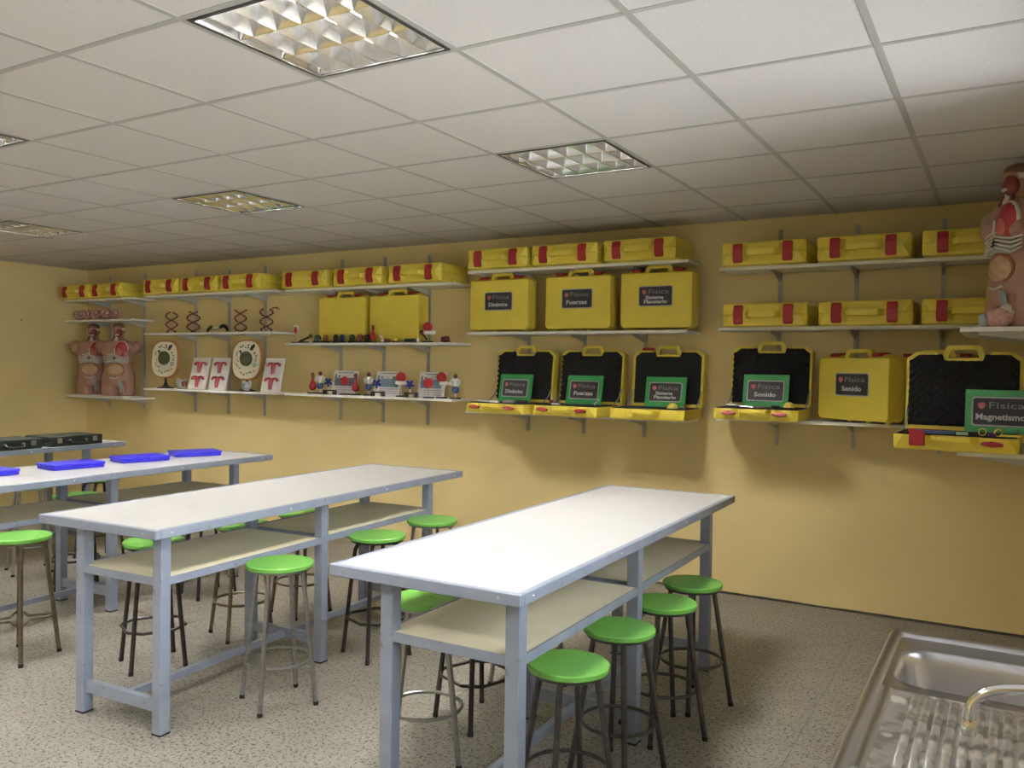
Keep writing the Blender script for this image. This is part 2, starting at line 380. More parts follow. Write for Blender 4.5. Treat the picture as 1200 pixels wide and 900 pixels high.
# the two shelves on the right wall
FZ = [1.800, 1.206]; FY0, FX0 = 3.45, 2.012
fu_me = MB().box(-.013, -.0005, -.0125, .0125, 1.075, 2.545).box(-.018, -.013, -.0125, -.0085, 1.075, 2.545).box(-.018, -.013, .0085, .0125, 1.075, 2.545).mesh('upright', m_upr)
fb = MB(); L = .33
fb.prism([(-.018, 0), (-L, 0), (-L, -.012), (-L*.55, -.030), (-.030, -.060), (-.018, -.060)], -.004, .004).box(-L, -.018, -.011, .011, -.003, 0)
fb_me = fb.mesh('bracket', m_upr)
for k, y in enumerate((3.53, 4.03)):
    u = ob('shelf_upright', fu_me, None, (XR, y, 0)); tag(u, 'grey slotted upright on the right wall, %s one, carrying the near torso shelf' % ('nearer', 'farther')[k], 'shelf upright', 'slotted wall uprights')
    for z in FZ: ob('bracket', fb_me, u, (0, 0, z-.0225))
tag(ob('wall_shelf', MB().box(FX0, XR-.02, FY0, 4.28, FZ[0]-.022, FZ[0]).mesh('wall_shelf', m_board)), 'white shelf board jutting in from the right, under the near anatomical torso', 'shelf', 'white wall shelves')
tag(ob('wall_shelf', MB().box(FX0, XR-.02, FY0, 4.28, FZ[1]-.022, FZ[1]).mesh('wall_shelf', m_board)), 'white shelf board jutting in from the right, under the open Magnetismo case', 'shelf', 'white wall shelves')

# ------------------------------------------------------------------ yellow carrying cases
CW, CD, CT = .535, .412, .148
def case_outline(i=0.0, c=1.0):
    # c: how far the front corners are cut and the grip is hollowed (1 at the seam, 0 at the outer face)
    w, d = CW/2, CD; cx, cy, nd = .010+.032*c, .008+.026*c, .032*c; f = .020*(1-c)
    P = [(-w, d-.02), (-w, f+cy), (-w+cx, f), (-.128, f), (-.098, f+nd), (.098, f+nd), (.128, f), (w-cx, f), (w, f+cy), (w, d-.02), (w-.02, d), (-w+.02, d)]
    sx, sy = 1-2*i/CW, 1-2*i/CD
    return [(x*sx, d/2+(y-d/2)*sy) for x, y in P]
def half_shell():
    R = []
    for z, i, c in ((0, .012, 0), (.003, .005, 0), (.010, .002, .05), (.020, .001, .12), (CT/2-.012, .0, 1), (CT/2-.005, .0, 1), (CT/2-.001, .0015, 1)):
        R.append([(x, y, z) for x, y in case_outline(i, c)])
    return MB().loft(R).mesh('shell', m_case, 25)
HS = half_shell()
def handle_mesh(t, k=1.0):
    o_ = [(-.120*k, .034), (-.092*k, -.028), (-.080*k, -.038), (.080*k, -.038), (.092*k, -.028), (.120*k, .034)]
    n_ = [(-.084*k, .034), (-.068*k, -.008), (-.060*k, -.016), (.060*k, -.016), (.068*k, -.008), (.084*k, .034)]
    b = MB(); v = []; f = []
    for z in (-t/2, t/2): v += [(x, y, z) for x, y in o_] + [(x, y, z) for x, y in n_]
    for i in range(5):
        f += [(i, i+1, i+7, i+6), (12+i, 18+i, 19+i, 13+i), (i, 12+i, 13+i, i+1), (i+6, i+7, i+19, i+18)]
    f += [(0, 6, 18, 12), (5, 17, 23, 11)]
    return b.add(v, f).mesh('handle', m_case)
HM_full, HM_half = handle_mesh(.036), handle_mesh(.020, .88)
def latch_closed():
    w = .030; b = MB()
    rings = []
    for z, y, ww in ((-.062, .004, w*.86), (-.050, -.006, w), (-.018, -.011, w), (.018, -.011, w), (.050, -.006, w), (.062, .004, w*.86)):
        rings.append([(-ww, y, z), (ww, y, z), (ww, .012, z), (-ww, .012, z)])
    return b.loft(rings).mesh('latch', m_latch)
LM = latch_closed()
def latch_open():
    return MB().prism([(-.046, -.004), (.0, -.013), (.044, -.008), (.046, .004), (.0, .012), (-.040, .007)], -.014, .004).mesh('latch', m_latch)
LO = latch_open()
FOOT = MB().bbox(-.016, .016, -.010, .010, -.016, .004, .003).mesh('foot', m_case)

def text_mesh(txt, size, bold, m, width=None):
    cu = bpy.data.curves.new('t', 'FONT'); cu.body = txt; cu.size = size; cu.align_x = 'LEFT'; cu.extrude = .0005; cu.offset = bold; cu.resolution_u = 2
    o = bpy.data.objects.new('t', cu); C.objects.link(o)
    dg = bpy.context.evaluated_depsgraph_get(); dg.update()
    me = bpy.data.meshes.new_from_object(o.evaluated_get(dg)); bpy.data.objects.remove(o)
    xs = [v.co.x for v in me.vertices]; x0, x1 = min(xs), max(xs)
    k = (width/(x1-x0)) if width else 1
    for v in me.vertices: v.co = Vector(((v.co.x-x0)*k, -v.co.z, v.co.y))
    me.materials.clear(); me.materials.append(m); me.name = 'lettering'
    return me
TXT = {}
def sign_meshes(topic):
    if topic in TXT: return TXT[topic]
    w, h = .240, .132
    d = dict(fis=text_mesh('F\u00edsica', .046, .0002, m_letd, .150), w=w, h=h)
    lines = topic.split('|'); d['lines'] = []
    W = {'Din\u00e1mica': .172, 'Fuerzas': .168, 'Sonido': .150, 'Magnetismo': .212, 'Sistema': .135, 'Planetario': .172}
    for n, l in enumerate(lines): d['lines'].append((text_mesh(l, .042 if len(lines) == 1 else .034, .0012, m_lets, W[l]), W[l]))
    TXT[topic] = d; return d
PLATE = MB().prism([(-.120, -.058), (-.112, -.066), (.112, -.066), (.120, -.058), (.120, .058), (.112, .066), (-.112, .066), (-.120, .058)], -.0022, 0).mesh('label_plate', m_sign)
BORDER = MB().prism([(-.127, -.064), (-.118, -.073), (.118, -.073), (.127, -.064), (.127, .064), (.118, .073), (-.118, .073), (-.127, .064)], -.0010, .001).mesh('plate_border', m_edge)
CREST = MB().prism([(0, -.021), (.013, -.010), (.017, .004), (.014, .012), (.009, .010), (.006, .019), (.002, .012), (-.002, .012), (-.006, .019), (-.009, .010), (-.014, .012), (-.017, .004), (-.013, -.010)], -.0034, -.0020).mesh('crest', m_crest)
def add_sign(parent, mtx, topic, scale=1.0):
    d = sign_meshes(topic)
    p = ob('label_plate', PLATE, parent, mtx=mtx @ Matrix.Scale(scale, 4))
    p['label'] = 'charcoal plate reading F\u00edsica %s' % topic.replace('|', ' ')
    ob('plate_border', BORDER, p); ob('crest', CREST, p, (-.084, 0, .030))
    ob('lettering', d['fis'], p, (-.052, -.0028, .016))
    if len(d['lines']) == 1: ob('lettering', d['lines'][0][0], p, (-d['lines'][0][1]/2-.002, -.0028, -.040))
    else:
        ob('lettering', d['lines'][0][0], p, (-.075, -.0028, -.020)); ob('lettering', d['lines'][1][0], p, (-.085, -.0028, -.050))
    return p

def closed_case(loc, rz, pose, label, group, topic=None):
    """pose 'flat' (handle to the front) or 'stand' (handle up)"""
    if pose == 'flat': P = Matrix.Identity(4)
    else: P = TR(0, 0, CD+.016) @ RX(-PI/2)
    r = empty('carrying_case', loc, rz, label, 'case', group)
    ob('lower_shell', HS, r, mtx=P)
    ob('upper_shell', HS, r, mtx=P @ TR(0, 0, CT) @ RY(PI))
    ob('handle', HM_full, r, mtx=P @ TR(0, .004, CT/2))
    for s in (-1, 1): ob('latch', LM, r, mtx=P @ TR(s*.158, 0, CT/2))
    if pose == 'stand':
        for x in (-.21, -.07, .07, .21): ob('foot', FOOT, r, mtx=TR(x, CT/2, .016))
        if topic: add_sign(r, TR(0, -.0005, .016+CD*.545), topic, 1.0)
    return r
GF = 'yellow cases lying flat on the upper shelves'
def flat(xl, xr, z, label, yf=4.370): closed_case(((xl+xr)/2, yf, z), random.uniform(-.012, .012), 'flat', label, GF)
zt = {s: SH[s][2][0] for s in SH}
flat(-6.805, -6.275, zt['A'], 'yellow case lying flat on the far-left top shelf, the one nearest the corner')
flat(-6.258, -5.735, zt['A'], 'yellow case lying flat on the far-left top shelf, right of the corner case')
flat(-5.389, -4.851, zt['B'], 'yellow case lying flat above the DNA models, left of three')
flat(-4.826, -4.287, zt['B'], 'yellow case lying flat above the DNA models, middle of three')
flat(-4.251, -3.72, zt['B'], 'yellow case lying flat above the DNA models, right of three')
flat(-3.445, -2.902, zt['C'], 'yellow case lying flat above the two unlabelled cases, left of three')
flat(-2.838, -2.289, zt['C'], 'yellow case lying flat above the two unlabelled cases, middle of three')
flat(-2.224, -1.69, zt['C'], 'yellow case lying flat above the two unlabelled cases, right of three')
flat(-1.44, -.91, zt['D'], 'yellow case lying flat above the standing Din\u00e1mica case')
flat(-.866, -.335, zt['D'], 'yellow case lying flat above the standing Fuerzas case')
flat(-.285, .250, zt['D'], 'yellow case lying flat above the standing Sistema Planetario case')
flat(.572, 1.105, zt['E'], 'yellow case lying flat on the right-hand top shelf, left of three')
flat(1.172, 1.705, zt['E'], 'yellow case lying flat on the right-hand top shelf, middle of three')
flat(1.762, 2.300, zt['E'], 'yellow case lying flat on the right-hand top shelf, partly behind the torso')
flat(.582, 1.118, SH['E'][2][1], 'yellow case lying flat on the right-hand middle shelf, above the open Sonido case')
flat(1.186, 1.722, SH['E'][2][1], 'yellow case lying flat on the right-hand middle shelf, above the standing Sonido case')
flat(1.765, 2.305, SH['E'][2][1], 'yellow case lying flat on the right-hand middle shelf, partly behind the torso')
GS = 'yellow cases standing upright on the shelves'
zc = SH['C'][2][1]
closed_case((-2.915, 4.60, zc), 0, 'stand', 'unlabelled yellow case standing behind the clutter of small parts, left one', GS)
closed_case((-2.325, 4.60, zc), 0, 'stand', 'unlabelled yellow case standing behind the clutter of small parts, right one', GS)
zd = SH['D'][2][1]
closed_case((-1.225, 4.515, zd), 0, 'stand', 'yellow case standing upright with a F\u00edsica Din\u00e1mica plate', GS, 'Din\u00e1mica')
closed_case((-.545, 4.515, zd), 0, 'stand', 'yellow case standing upright with a F\u00edsica Fuerzas plate', GS, 'Fuerzas')
closed_case((.068, 4.515, zd), 0, 'stand', 'yellow case standing upright with a F\u00edsica Sistema Planetario plate', GS, 'Sistema|Planetario')
ze = SH['E'][2][2]
closed_case((1.378, 4.490, ze), math.radians(-32), 'stand', 'yellow Sonido case standing turned at an angle beside the open Sonido case', GS, 'Sonido')
closed_case((1.835, 4.600, ze), math.radians(-6), 'stand', 'yellow Sonido case standing half hidden behind the open Magnetismo case', GS, 'Sonido')

# ---- open cases
def foam_lid(bumpy):
    b = MB(); nx, ny = 46, 34; w, d = CW/2-.016, CD-.024
    v = []; f = []
    for j in range(ny+1):
        for i in range(nx+1):
            x = -w+2*w*i/nx; ax = abs(x); y0_ = .044 if ax < .098 else (.012 if ax < w-.042 else .012+(ax-w+.042)*.85); y = y0_+(d-y0_)*j/ny
            z = CT/2+.006
            if bumpy: z += .011*(math.sin(x*2*PI/.040)*math.sin(y*2*PI/.040))+.008
            if abs(x) > w-.001 or j in (0, ny): z = z if bumpy and (i in (0, nx)) else CT/2-.004
            v.append((x, y, z))
    for j in range(ny):
        for i in range(nx): a = j*(nx+1)+i; f.append((a, a+1, a+nx+2, a+nx+1))
    n0 = len(v); ring = [j*(nx+1) for j in range(ny+1)]; 
    # skirts on the two sides so that the foam is a solid pad
    for col in (0, nx):
        base = len(v)
        for j in range(ny+1): x, y, z = v[j*(nx+1)+col]; v.append((x, y, CT/2-.010))
        for j in range(ny): f.append((j*(nx+1)+col, (j+1)*(nx+1)+col, base+j+1, base+j))
    return b.add(v, f).mesh('foam_lining', m_foam, 60 if bumpy else None)
FOAM_B, FOAM_F = foam_lid(True), foam_lid(False)
fo = case_outline(.012)
FOAM_BASE = MB().loft([[(x, y, CT/2-.012) for x, y in fo], [(x, y, CT/2+.003) for x, y in fo], [(x, y, CT/2+.005) for x, y in case_outline(.018)]]).mesh('foam_insert', m_foam)
STRAP = None
OPENM = {}
def open_case(loc, rz, label, topic, bumpy=True, ang=95, card_dx=0.0, card_w=.300, latch_shut=None):
    r = empty('open_carrying_case', loc, rz, label, 'case', 'open yellow cases')
    ob('base_shell', HS, r); ob('foam_insert', FOAM_BASE, r)
    hl = TR(0, CD, CT/2) @ RX(math.radians(-ang)) @ TR(0, -CD, -CT/2)     # lid swings about the rear edge
    LIDP = hl @ TR(0, 0, CT) @ RY(PI)
    ob('lid_shell', HS, r, mtx=LIDP)
    ob('foam_lining', FOAM_B if bumpy else FOAM_F, r, mtx=LIDP)
    ob('handle', HM_half, r, mtx=TR(0, .004, CT/2-.013)); ob('handle', HM_half, r, mtx=LIDP @ TR(0, .004, CT/2-.013))
    for s in (-1, 1):
        if latch_shut == 'none': break
        if latch_shut == s: ob('latch', MB().bbox(-.034, .034, -.016, .012, -.052, .022, .004).mesh('latch', m_latch), r, mtx=TR(s*.158, 0, CT/2))
        else: ob('latch', LO, r, mtx=TR(s*.158, -.004, CT/2-.030) @ RX(math.radians(-18)))
    if latch_shut == 'none': ob('latch', LO, r, mtx=LIDP @ TR(.158, -.004, CT/2-.012) @ RX(math.radians(10)))
    for s in (-1, 1):
        x = s*(CW/2-.012)
        a = Vector((x, CD-.115, CT/2+.004)); b = hl @ Vector((x, CD-.120, CT/2+.004))
        ob('lid_strap', MB().tube([a, (a+b)/2+Vector((0, .018, -.010)), b], .0055, 5).mesh('lid_strap', m_strap), r)
    # the green folder stands inside, leaning on the lid
    Wm = world_of(loc, rz)
    cm = Wm @ TR(card_dx, CD-.085, CT/2+.0065) @ RX(math.radians(-11))
    g = bpy.data.objects.new('green_folder', None); C.objects.link(g); g.matrix_world = cm; g.empty_display_size = .05
    tag(g, 'green folder with a F\u00edsica %s plate leaning in the open case' % topic.replace('|', ' '), 'folder', 'green folders in the open cases')
    hw, hh = card_w/2, .215
    ob('cover', MB().box(-hw, hw, -.004, 0, 0, hh).mesh('cover', m_card), g); ob('back_cover', MB().box(-hw+.002, hw-.002, .010, .013, 0, hh-.002).mesh('back_cover', m_card), g)
    ob('pages', MB().box(-hw+.004, hw-.006, 0, .010, .001, hh-.005).mesh('pages', m_pwhite), g)
    add_sign(g, TR(-.002, -.0045, .105), topic, .96 if card_w < .31 else 1.02)
    return r, Wm
zdo = SH['D'][2][2]
oD = open_case((-1.100, 4.235, zdo), math.radians(-5), 'open yellow case holding the green Din\u00e1mica folder', 'Din\u00e1mica', card_dx=-.03)
oF = open_case((-.520, 4.240, zdo), math.radians(-4), 'open yellow case holding the green Fuerzas folder', 'Fuerzas', card_dx=-.01)
oP = open_case((.100, 4.263, zdo), 0, 'open yellow case with flat black lining holding the green Sistema Planetario folder', 'Sistema|Planetario', bumpy=False, card_dx=.02, latch_shut='none')
oS = open_case((.832, 4.263, ze), 0, 'open yellow case holding the green Sonido folder', 'Sonido', card_dx=-.01)
oM = open_case((2.000, 3.385, FZ[1]), math.radians(-2), 'open yellow case holding the green Magnetismo folder, nearest one at the right edge', 'Magnetismo', card_dx=.18, card_w=.32, latch_shut=-1)

# small pieces lying in the open cases
def piece(Wm, x, y, me, name, label, rz=0, rx=0, ry=0, dz=0.0, cat='part', group='loose pieces in the open cases'):
    o = bpy.data.objects.new(name, me); C.objects.link(o)
    o.matrix_world = Wm @ TR(x, y, CT/2+.0055+dz) @ RZ(rz) @ RX(rx) @ RY(ry)
    tag(o, label, cat, group); return o
def dome(r, m): return MB().lathe([(r, 0), (r*.97, r*.25), (r*.8, r*.6), (r*.5, r*.87), (r*.15, r*.99)], 16).mesh('dome', m, 60)
rod = lambda L, r, m: MB().tube([(-L/2, 0, r), (L/2, 0, r)], r, 8).mesh('rod', m, 40)
blk = lambda a, b, c, m: MB().bbox(-a/2, a/2, -b/2, b/2, 0, c, min(a, b, c)*.15).mesh('block', m)
piece(oD[1], -.13, .08, rod(.13, .006, m_clear), 'glass_rod', 'clear rod lying in front of the Din\u00e1mica folder', .1, cat='rod')
piece(oD[1], -.02, .06, blk(.07, .035, .014, m_pwhite), 'white_block', 'small white block in the Din\u00e1mica case', .2, cat='block')
piece(oD[1], .09, .09, blk(.09, .04, .020, m_strap), 'grey_track', 'short grey track piece in the Din\u00e1mica case', -.1, cat='track')
piece(oD[1], .18, .14, blk(.08, .05, .022, m_dark), 'black_block', 'black block at the right of the Din\u00e1mica case', .3, cat='block')
piece(oF[1], -.19, .17, MB().ell((0, 0, .016), .016, .016, .016).mesh('ball', m_red, 60), 'red_ball', 'little red ball at the left of the Fuerzas case', cat='ball')
piece(oF[1], -.215, .22, MB().lathe([(.010, 0), (.010, .045), (.006, .050), (.006, .060)], 10).mesh('bottle', m_cream, 40), 'tiny_bottle', 'tiny cream bottle at the left of the Fuerzas case', cat='bottle')
piece(oF[1], -.09, .07, blk(.06, .03, .012, m_clear), 'clear_block', 'clear bag of bits in front of the Fuerzas folder', .1, cat='bag')
piece(oF[1], .17, .17, MB().tube([(0, 0, .006), (.02, .01, .03), (.035, 0, .045)], .007, 8).mesh('hook', m_clear, 40), 'clear_hook', 'small clear hook beside the Fuerzas folder', cat='hook')
piece(oP[1], .135, .17, dome(.038, m_yel), 'yellow_dome', 'yellow half ball beside the Sistema Planetario folder', cat='ball')
piece(oP[1], .205, .22, MB().lathe([(.007, 0), (.007, .030), (.004, .036)], 10).mesh('peg', m_brown, 40), 'brown_peg', 'small brown peg at the right of the Sistema Planetario case', cat='peg')
piece(oS[1], .175, .20, dome(.036, m_yel), 'yellow_dome', 'yellow half ball beside the open Sonido folder', dz=.004, cat='ball')
piece(oS[1], -.17, .14, MB().ell((0, 0, .012), .055, .03, .012).mesh('bag', m_clear, 60), 'clear_bag', 'clear plastic bag at the left of the open Sonido case', cat='bag')
piece(oS[1], -.07, .10, rod(.10, .005, m_silver), 'tuning_fork_stem', 'silver rod in front of the Sonido folder', .05, cat='rod')
piece(oS[1], .03, .08, rod(.12, .005, m_brown), 'wooden_stick', 'brown stick in front of the Sonido folder', -.08, cat='stick')
piece(oS[1], .11, .11, blk(.05, .03, .018, m_dark), 'black_block', 'black block in the open Sonido case', .2, cat='block')
piece(oM[1], -.085, .06, blk(.17, .028, .016, m_denim), 'blue_bar', 'blue bar magnet lying at the front of the Magnetismo case', -.03, cat='magnet')
piece(oM[1], -.13, .10, blk(.16, .025, .018, m_red), 'red_bar', 'red bar magnet lying at the front of the Magnetismo case', .04, cat='magnet')
piece(oM[1], .03, .05, blk(.05, .03, .014, m_mint), 'mint_block', 'pale green block in the Magnetismo case', .2, cat='block')
for k, (x, y) in enumerate(((.115, .06), (.18, .05))):
    piece(oM[1], x, y, MB().tube([(.016*math.cos(a), 0, .018+.016*math.sin(a)) for a in [2*PI*q/14 for q in range(14)]], .0026, 6, True).mesh('ring', m_yel, 60), 'yellow_ring', 'small upright yellow ring in the Magnetismo case, %s one' % ('left', 'right')[k], .3, cat='ring')
piece(oM[1], .155, .05, blk(.03, .022, .014, m_purple), 'purple_block', 'purple block between the yellow rings in the Magnetismo case', .4, cat='block')
piece(oM[1], .23, .06, blk(.09, .03, .010, m_yel), 'yellow_strip', 'flat yellow strip at the right of the Magnetismo case', 0, cat='strip')

# ------------------------------------------------------------------ lab tables
TW, TL, TZ = .765, 2.46, .882
LEGX = [(-.085, -.033), (-.580, -.528)]; LEGY = [(.055, .107), (1.075, 1.127), (2.095, 2.147)]
def table_meshes():
    m = {}
    m['top'] = MB().box(-TW+.022, -.022, .022, TL-.022, TZ-.030, TZ-.0015).mesh('tabletop', m_top)
    fr = MB()
    fr.bbox(-TW, 0, 0, .024, TZ-.040, TZ, .003); fr.bbox(-TW, 0, TL-.024, TL, TZ-.040, TZ, .003)
    fr.bbox(-TW, -TW+.024, .024, TL-.024, TZ-.040, TZ, .003); fr.bbox(-.024, 0, .024, TL-.024, TZ-.040, TZ, .003)
    m['frame'] = fr.mesh('frame', m_steel)
    m['leg'] = MB().bbox(-.026, .026, -.026, .026, .006, TZ-.040, .003).mesh('leg', m_steel)
    m['cap'] = MB().box(-.0265, .0265, -.0265, .0265, 0, .008).mesh('foot_cap', m_rubber)
    m['rail'] = MB().box(-.495+.052, 0, -.015, .015, .095, .147).mesh('cross_rail', m_steel)
    m['stretcher'] = MB().box(-.015, .015, .11, 2.09, .100, .130).mesh('stretcher', m_steel)
    xs0, xs1 = LEGX[1][1]-.050, LEGX[0][0]+.050
    for k, (a, b) in enumerate(((LEGY[0][1]-.05, LEGY[1][0]+.012), (LEGY[1][1]-.012, LEGY[2][1]-.002))):
        z = .664 + (.006 if k else 0)
        m['panel%d' % k] = MB().box(xs0+.010, xs1-.010, a+.006, b-.006, z-.016, z).mesh('shelf_panel', m_panel)
        f = MB(); f.box(xs0, xs0+.006, a, b, z-.030, z+.003); f.box(xs1-.006, xs1, a, b, z-.030, z+.003); f.box(xs0+.006, xs1-.006, a, a+.006, z-.030, z+.003); f.box(xs0+.006, xs1-.006, b-.006, b, z-.030, z+.003)
        m['sframe%d' % k] = f.mesh('shelf_frame', m_steel)
    m['screw'] = MB().lathe([(.0055, 0), (.0055, .001), (.003, .0028)], 10).mesh('screw', m_screw, 40)
    return m
TMs = table_meshes()
def table(loc, deg, label):
    r = empty('lab_table', loc, math.radians(deg), label, 'table', 'white-topped lab tables in a row')
    ob('tabletop', TMs['top'], r); fr = ob('frame', TMs['frame'], r)
    for x, y in ((-.70, 0), (-.08, 0)): ob('screw', TMs['screw'], fr, (x, y-.0005, TZ-.020), (PI/2, 0, 0))
    for y in (.08, .8, 1.6, 2.35): ob('screw', TMs['screw'], fr, (.0005, y, TZ-.020), (0, PI/2, 0))
    for xa, xb in LEGX:
        for ya, yb in LEGY:
            l = ob('leg', TMs['leg'], r, ((xa+xb)/2, (ya+yb)/2, 0)); ob('foot_cap', TMs['cap'], l)
    for ya, yb in LEGY: ob('cross_rail', TMs['rail'], r, (LEGX[0][0], (ya+yb)/2, 0))
    ob('stretcher', TMs['stretcher'], r, ((LEGX[0][0]+LEGX[1][1])/2, 0, 0))
    for k in (0, 1): ob('shelf_panel', TMs['panel%d' % k], r); ob('shelf_frame', TMs['sframe%d' % k], r)
    return r
table((.955, 1.10, 0), 0.8, 'white-topped lab table nearest the viewer, with an empty top, beside the sink')
table((-.785, 1.125, 0), 3.0, 'white-topped lab table with an empty top, second from the sink')
table((-2.535, 1.10, 0), 2.8, 'white-topped lab table with the four blue boxes on it')
table((-4.300, 1.10, 0), 3.6, 'white-topped lab table at the back left with the two dark cases on it')

# ------------------------------------------------------------------ stools
def ringpts(r, z, n=20, ph=0): return [(r*math.cos(2*PI*k/n+ph), r*math.sin(2*PI*k/n+ph), z) for k in range(n)]
STM = {}
def stool_meshes(kind, h, R, lm):
    key = (kind, round(h, 3), round(R, 3), lm.name)
    if key in STM: return STM[key]
    m = {}
    m['seat'] = MB().lathe([(R-.006, h-.022), (R-.001, h-.019), (R, h-.004), (R-.0035, h), (R*.5, h), (.01, h)], 40).mesh('seat', m_green, 28)
    m['band'] = MB().lathe([(R-.010, h-.032), (R-.010, h-.0225), (R-.022, h-.0225), (R-.022, h-.032)], 30).mesh('seat_ring', lm, 40)
    rf = .185
    if kind == 'straight':
        pts = [(.098 if R < .145 else .112, 0, h-.030), (rf, 0, .012)]
    else:
        pts = [(.030, 0, h-.034), (.075, 0, h-.036), (.105, 0, h-.050), (.122, 0, h-.085), (.130, 0, h-.14), (rf, 0, .012)]
    m['leg'] = MB().tube(pts, .0115, 8).mesh('leg', lm, 40)
    e = Vector(pts[-1]); d = (Vector(pts[-1])-Vector(pts[-2])).normalized()
    m['tip'] = MB().tube([e-d*.006, e+d*.006, Vector((e.x+.001, 0, 0.0005))], [.0122, .0126, .0118], 8).mesh('rubber_tip', m_rubber, 40)
    zr = .205; top = Vector(pts[-2]); t = (top.z-zr)/(top.z-.012); rr = top.x+(rf-top.x)*t
    if kind == 'bent':     # square ring with cut corners
        q = []
        for k in range(4):
            a = k*PI/2
            q += [(rr*math.cos(a-.28)*1.0, rr*math.sin(a-.28), zr), (rr*math.cos(a+.28), rr*math.sin(a+.28), zr)]
        m['ring'] = MB().tube(q, .0075, 7, True).mesh('foot_ring', lm, 40)
    elif kind == 'arcs':
        b = MB()
        for k in range(4):
            a0, a1 = k*PI/2, (k+1)*PI/2; p = []
            for s in range(9):
                u = s/8; a = a0+(a1-a0)*u; q = rr*(1-.62*math.sin(PI*u)); p.append((q*math.cos(a), q*math.sin(a), zr))
            b.tube(p, .007, 6)
        m['ring'] = b.mesh('foot_ring', lm, 40)
    else: m['ring'] = MB().tube(ringpts(rr-.010, zr, 28), .0075, 7, True).mesh('foot_ring', lm, 40)
    STM[key] = m; return m
def stool(x, y, h, R, kind, lm, rz, label):
    m = stool_meshes(kind, h, R, lm) if kind != 'arcs' else None
    if m is None:
        m = dict(stool_meshes('straight', h, R, lm)); 
        b = MB(); rr = .165
        for k in range(4):
            p = []
            for s in range(9):
                u = s/8; a = k*PI/2+PI/2*u; q = rr*(1-.62*math.sin(PI*u)); p.append((q*math.cos(a), q*math.sin(a), .205))
            b.tube(p, .007, 6)
        m['ring'] = b.mesh('foot_ring', lm, 40)
    r = empty('lab_stool', (x, y, 0), rz, label, 'stool', 'round green lab stools')
    ob('seat', m['seat'], r); ob('seat_ring', m['band'], r)
    for k in range(4):
        l = ob('leg', m['leg'], r, (0, 0, 0), (0, 0, k*PI/2)); ob('rubber_tip', m['tip'], l)
    ob('foot_ring', m['ring'], r)
d_ = math.radians
stool(.945, 1.455, .572, .140, 'straight', m_gun, d_(10), 'green-topped stool with dark grey legs, nearest of four right of the near table')
stool(.933, 1.920, .572, .140, 'straight', m_gun, d_(32), 'green-topped stool with dark grey legs, second of four right of the near table')
stool(.952, 2.365, .572, .140, 'straight', m_gun, d_(5), 'green-topped stool with dark grey legs, third of four right of the near table')
stool(.945, 2.765, .572, .140, 'straight', m_gun, d_(15), 'green-topped stool with dark grey legs, farthest of four right of the near table')
stool(.215, 1.635, .645, .142, 'straight', m_silver, d_(-8), 'green-topped stool with silver legs at the left side of the near table')
stool(.195, 2.050, .645, .148, 'bent', m_black, d_(-65), 'stool with black legs showing under the near table, behind the silver one')
stool(.195, 2.520, .645, .148, 'straight', m_silver, d_(30), 'stool with silver legs mostly hidden behind the near table')
stool(-.690, 1.720, .655, .153, 'straight', m_silver, d_(20), 'green-topped stool with bright silver legs in front of the second table')
stool(-.735, 2.480, .655, .152, 'bent', m_black, d_(25), 'green-topped stool with bent black legs at the right of the second table')
stool(-.765, 3.030, .655, .152, 'straight', m_silver, d_(20), 'green-topped stool with silver legs at the far end of the second table')
stool(-1.610, 1.730, .650, .152, 'bent', m_black, d_(20), 'green-topped stool with bent black legs and a cut-corner ring, left of the second table')
stool(-1.610, 2.320, .650, .152, 'straight', m_bronze, d_(25), 'green-topped stool with dark bronze legs behind the second table shelf')
stool(-1.640, 2.830, .650, .152, 'straight', m_bronze, d_(35), 'stool with dark bronze legs hidden behind the far half of the second table')
stool(-2.470, 2.800, .650, .152, 'bent', m_black, d_(30), 'stool with black legs beside the far half of the blue-box table')
stool(-2.280, 1.415, .650, .152, 'arcs', m_bronze, d_(62), 'green-topped stool with bronze legs and a curved cross brace at the left edge')
stool(-3.375, 2.420, .650, .152, 'bent', m_black, d_(15), 'stool with black legs behind the blue-box table, near its middle')
stool(-4.080, 2.500, .650, .152, 'straight', m_silver, d_(25), 'stool with silver legs in front of the dark-case table')
stool(-4.060, 3.050, .650, .152, 'bent', m_black, d_(40), 'stool with bent black legs in front of the far end of the dark-case table')

# ------------------------------------------------------------------ blue boxes and dark cases on the rear tables
def blue_box(x, y, deg, label):
    r = empty('blue_box', (x, y, TZ), d_(deg), label, 'box', 'flat blue plastic boxes on the third table')
    ob('box_base', MB().bbox(-.108, .108, -.165, .165, 0, .018, .003).mesh('box_base', m_blue), r)
    l = ob('box_lid', MB().bbox(-.112, .112, -.169, .169, .0185, .036, .003).mesh('box_lid', m_blue), r)
    ob('clasp', MB().box(.1085, .116, -.05, -.02, .008, .030).mesh('clasp', m_blue), r); ob('clasp', MB().box(.1085, .116, .02, .05, .008, .030).mesh('clasp', m_blue), r)
blue_box(-3.075, 1.63, 2, 'flat blue box on the third table, cut by the left edge')
blue_box(-3.060, 2.185, -4, 'flat blue box on the third table, second from the left edge')
blue_box(-3.070, 2.700, -14, 'flat blue box on the third table, third from the left edge')
blue_box(-3.075, 3.170, -24, 'flat blue box on the third table, nearest its far end')
